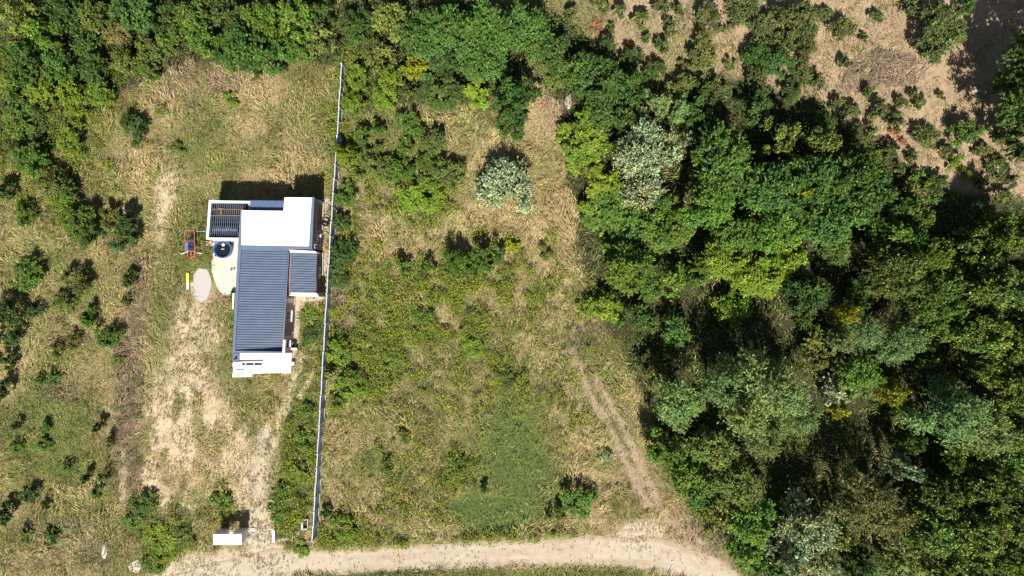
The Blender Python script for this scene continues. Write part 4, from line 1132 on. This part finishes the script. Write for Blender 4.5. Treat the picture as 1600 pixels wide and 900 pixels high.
# heap of cut branches in the orchard
r = np.random.default_rng(5); mb = MB(); hO = P(1372, 118, 0)
for k in range(460):
    a = r.random() * 6.28; q = math.sqrt(r.random()) * (1 + .25 * math.sin(2 * a + 1) + .18 * math.sin(3 * a)); px_, py_ = 1374 + 56 * q * math.cos(a), 112 + 36 * q * math.sin(a) - 14 * q * math.cos(a)
    c0 = P(px_, py_, 0) - hO; th = 2.4 + 1.1 * math.sin(px_ * .06) + .8 * math.sin(py_ * .09 + 1) + r.normal(0, .5); l = r.uniform(.6, 1.9); z0 = .06 + .6 * max(0, 1 - q) * r.random()
    dd = np.array((math.cos(th), math.sin(th), r.normal(0, .12))) * l / 2
    c0[2] = z0; bend = r.normal(0, .14, 3); bend[2] = abs(bend[2])
    mb.tube([c0 - dd, c0 + bend, c0 + dd], [.032, .024, .008], 4, False)
o = mb.build('brush_heap', plain('dry_twigs', (.25, .18, .125), .9, var=.35, scale=3)); o.location = hO
tag(o, 'flat heap of cut brown branches lying on the orchard soil', 'brush heap')
# ------------------------------------------------------------------ grass and ground cover (nobody could count it)
m_grass = attr_mat('grass_blades', .75, .15)
def scatter(n, dens, rect=(-80, -60, 1720, 985)):
    px = rng.uniform(rect[0], rect[2], n); py = rng.uniform(rect[1], rect[3], n); z = zones(px, py)
    k = rng.random(n) < dens(px, py, z)
    return px[k], py[k], {a: b[k] for a, b in z.items()}
def hard(z): return np.clip(np.max([z['patio'], z['gravel'], z['house'] * 1.5], axis=0), 0, 1)
def onroad(z): return np.clip(np.maximum.reduce([z['road'] * 1.15, z['apron'] * .93, z['drive'] * .9, z['strip'] * .8, z['rut'] * .95]), 0, 1)
def world(px, py, z):
    X = (px - 800) / PXM; Y = (450 - py) / PXM
    return X, Y, gheight(X, Y, z)
# --- long dry grass, lodged in swirls
def d_st(px, py, z):
    pat = sstep(.30, .55, fbm(px, py, 26, 60))
    d = (.35 + .65 * pat) * (1 - .95 * z['sand']) * (1 - .85 * z['lawn']) * (1 - .45 * z['green']) * (1 - .9 * np.maximum(z['wood'], z['thick'])) * (1 - .35 * z['weed']) * (1 - .45 * z['orch']) * (1 - .45 * z['track'])
    return d * (1 - hard(z)) * (1 - onroad(z))
px, py, z = scatter(590000, d_st)
X, Y, G = world(px, py, z); n = len(X)
ang = (fbm(px, py, 95, 61, 3) - .5) * 11 + (fbm(px, py, 22, 62, 2) - .5) * 5.5 + rng.normal(0, .42, n) + 1.0
tall = (.4 + .9 * sstep(.35, .65, fbm(px, py, 45, 63))) * (1 - .5 * z['orch']) * (1 - .4 * z['sand'])
Ln = rng.uniform(.25, .85, n) * tall; Wd = rng.uniform(.025, .065, n); hz_ = rng.uniform(.08, .58, n) * tall
dx, dy = np.cos(ang), np.sin(ang); b = np.stack((X, Y, G), 1); D = np.stack((dx, dy, 0 * dx), 1); S_ = np.stack((-dy, dx, 0 * dx), 1); UP = np.array((0, 0, 1.0))
V = np.stack((b, b + D * (Ln * .5)[:, None] + S_ * Wd[:, None] / 2 + UP * hz_[:, None], b + D * Ln[:, None] + UP * (hz_ * rng.uniform(.5, 1.15, n))[:, None], b + D * (Ln * .5)[:, None] - S_ * Wd[:, None] / 2 + UP * hz_[:, None]), 1).reshape(-1, 3)
pal = np.array(((.53, .405, .185), (.45, .335, .145), (.32, .235, .10), (.56, .455, .24), (.30, .285, .075), (.20, .23, .055)))
gsel = np.clip(.13 + .30 * z['weed'] + .5 * z['green'] + .30 * sstep(.45, .65, fbm(px, py, 55, 44)), 0, .9)
ci = np.where(rng.random(n) < gsel, rng.integers(4, 6, n), rng.integers(0, 4, n))
col = pal[ci] * (rng.uniform(.75, 1.2, n) * (.62 + .75 * fbm(px, py, 30, 65)))[:, None]
pk_ = rng.random(n) < z['pink'] * .75; col[pk_] = np.array((.27, .18, .13)) * rng.uniform(.6, 1.5, (pk_.sum(), 1))
ob = rng.random(n) < z['orch'] * .5; col[ob] = np.array((.42, .30, .19)) * rng.uniform(.7, 1.2, (ob.sum(), 1))
F = np.arange(4 * n).reshape(-1, 4)
o = link('dry_grass', quads_mesh('dry_grass', V, F, m_grass, np.repeat(col, 4, 0))); tag(o, 'long straw-coloured grass lying in swirls over the open land', 'grass', kind='stuff'); 
# --- short green grass
def d_gr(px, py, z):
    d = np.clip(z['green'] * 1.0 + z['lawn'] * .6 + .12 * (1 - z['orch']) + .18 * sstep(.5, .7, fbm(px, py, 30, 70)), 0, 1) * (1 - .8 * z['sand']) * (1 - z['wood'] * .7)
    return d * (1 - hard(z)) * (1 - onroad(z))
px, py, z = scatter(420000, d_gr); X, Y, G = world(px, py, z); n = len(X)
ang = rng.uniform(0, 6.283, n); hz_ = rng.uniform(.08, .28, n) * (1 - .35 * z['lawn']); Ln = rng.uniform(.10, .34, n); Wd = rng.uniform(.03, .065, n)
dx, dy = np.cos(ang), np.sin(ang); b = np.stack((X, Y, G), 1); D = np.stack((dx, dy, 0 * dx), 1); S_ = np.stack((-dy, dx, 0 * dx), 1)
V = np.stack((b, b + D * (Ln * .5)[:, None] + S_ * Wd[:, None] / 2 + UP * (hz_ * .8)[:, None], b + D * Ln[:, None] + UP * hz_[:, None], b + D * (Ln * .5)[:, None] - S_ * Wd[:, None] / 2 + UP * (hz_ * .8)[:, None]), 1).reshape(-1, 3)
col = np.where(rng.random((n, 1)) < .5, np.array((.145, .185, .042)), np.array((.20, .22, .06))) * rng.uniform(.7, 1.3, (n, 1))
lw = z['lawn'][:, None]; col = col * (1 - lw) + lw * np.array((.085, .135, .034)) * rng.uniform(.75, 1.3, (n, 1))
o = link('green_grass', quads_mesh('green_grass', V, np.arange(4 * n).reshape(-1, 4), m_grass, np.repeat(col, 4, 0))); tag(o, 'short green grass of the lawn and yard', 'grass', kind='stuff')
# --- leafy weeds in clumps
def weeds(name, ncl, dens, pal, per, rad, hmax, leaf, label):
    px, py, z = scatter(ncl, dens); X, Y, G = world(px, py, z); n = len(X); m = per
    ci = np.repeat(np.arange(n), m); s = rng.uniform(.5, 1.3, n)
    a = rng.uniform(0, 6.283, n * m); q = np.sqrt(rng.random(n * m)) * rad * s[ci]
    c = np.stack((X[ci] + q * np.cos(a), Y[ci] + q * np.sin(a), G[ci] + .05 + hmax * s[ci] * (1 - .6 * (q / (rad * s[ci])) ** 2) * rng.uniform(.35, 1, n * m)), 1)
    d = unit(np.stack((np.cos(a), np.sin(a), rng.normal(.1, .35, n * m)), 1) + rng.normal(0, .4, (n * m, 3))); nr = unit(UP + rng.normal(0, .45, (n * m, 3))); nr = unit(nr - d * np.sum(nr * d, 1, keepdims=True))
    L = rng.uniform(.6, 1.3, n * m) * leaf * (.7 + .3 * s[ci]); V, F = leaf_geo(c, d, nr, L, L * .45)
    pc = np.array(pal)[rng.integers(0, len(pal), n)]; col = pc[ci] * rng.uniform(.65, 1.35, (n * m, 1))
    o = link(name, quads_mesh(name, V, F, m_grass, np.repeat(col, 4, 0))); tag(o, label, 'weeds', kind='stuff')
def base(z): return (1 - hard(z)) * (1 - onroad(z))
weeds('meadow_weeds', 210000, lambda px, py, z: np.clip(z['weed'], 0, 1) * sstep(.40, .56, fbm(px, py, 20, 80)) * (.25 + .75 * sstep(.36, .54, fbm(px, py, 90, 84))) * .85 * base(z) * (1 - z['lawn']),
      [(.20, .235, .026), (.26, .28, .028), (.16, .205, .03), (.11, .15, .035), (.24, .25, .03)], 22, .42, .95, .19, 'yellow-green leafy weeds growing thick in the meadow')
weeds('low_weeds', 170000, lambda px, py, z: np.clip(.16 + z['green'] * .26 + z['pink'] * .4 + z['orch'] * .05 + z['weed'] * .15, 0, 1) * (1 - z['wood']) * (1 - z['thick']) * (1 - .80 * z['sand']) * base(z) * (1 - z['lawn']) * sstep(.38, .62, fbm(px, py, 32, 81)),
      [(.13, .165, .045), (.18, .195, .05), (.21, .19, .075), (.10, .135, .04), (.17, .135, .085)], 10, .26, .55, .15, 'scattered low weeds over field and yard')
weeds('wood_undergrowth', 22000, lambda px, py, z: z['wood'] * .75 * base(z), [(.07, .12, .022), (.10, .15, .024), (.12, .155, .028)], 13, .6, 1.2, .25, 'leafy undergrowth on the floor of the wood')
weeds('thicket_undergrowth', 50000, lambda px, py, z: z['thick'] * .8 * base(z), [(.075, .115, .028), (.10, .12, .03), (.13, .14, .03), (.06, .10, .035)], 13, .5, 1.3, .24, 'tangled undergrowth between the shrubs of the top thicket')
def d_tuft(px, py, z): return np.clip(z['sand'] * .40 + np.maximum(z['apron'] * .5, z['drive']) * .40 + z['road'] * .05 + z['strip'] * .1, 0, 1) * (1 - hard(z)) * sstep(.38, .58, fbm(px, py, 16, 82))
weeds('road_tufts', 500000, d_tuft, [(.17, .19, .055), (.24, .20, .085), (.14, .16, .045)], 7, .13, .13, .10, 'sparse tufts on the sand and the drive')
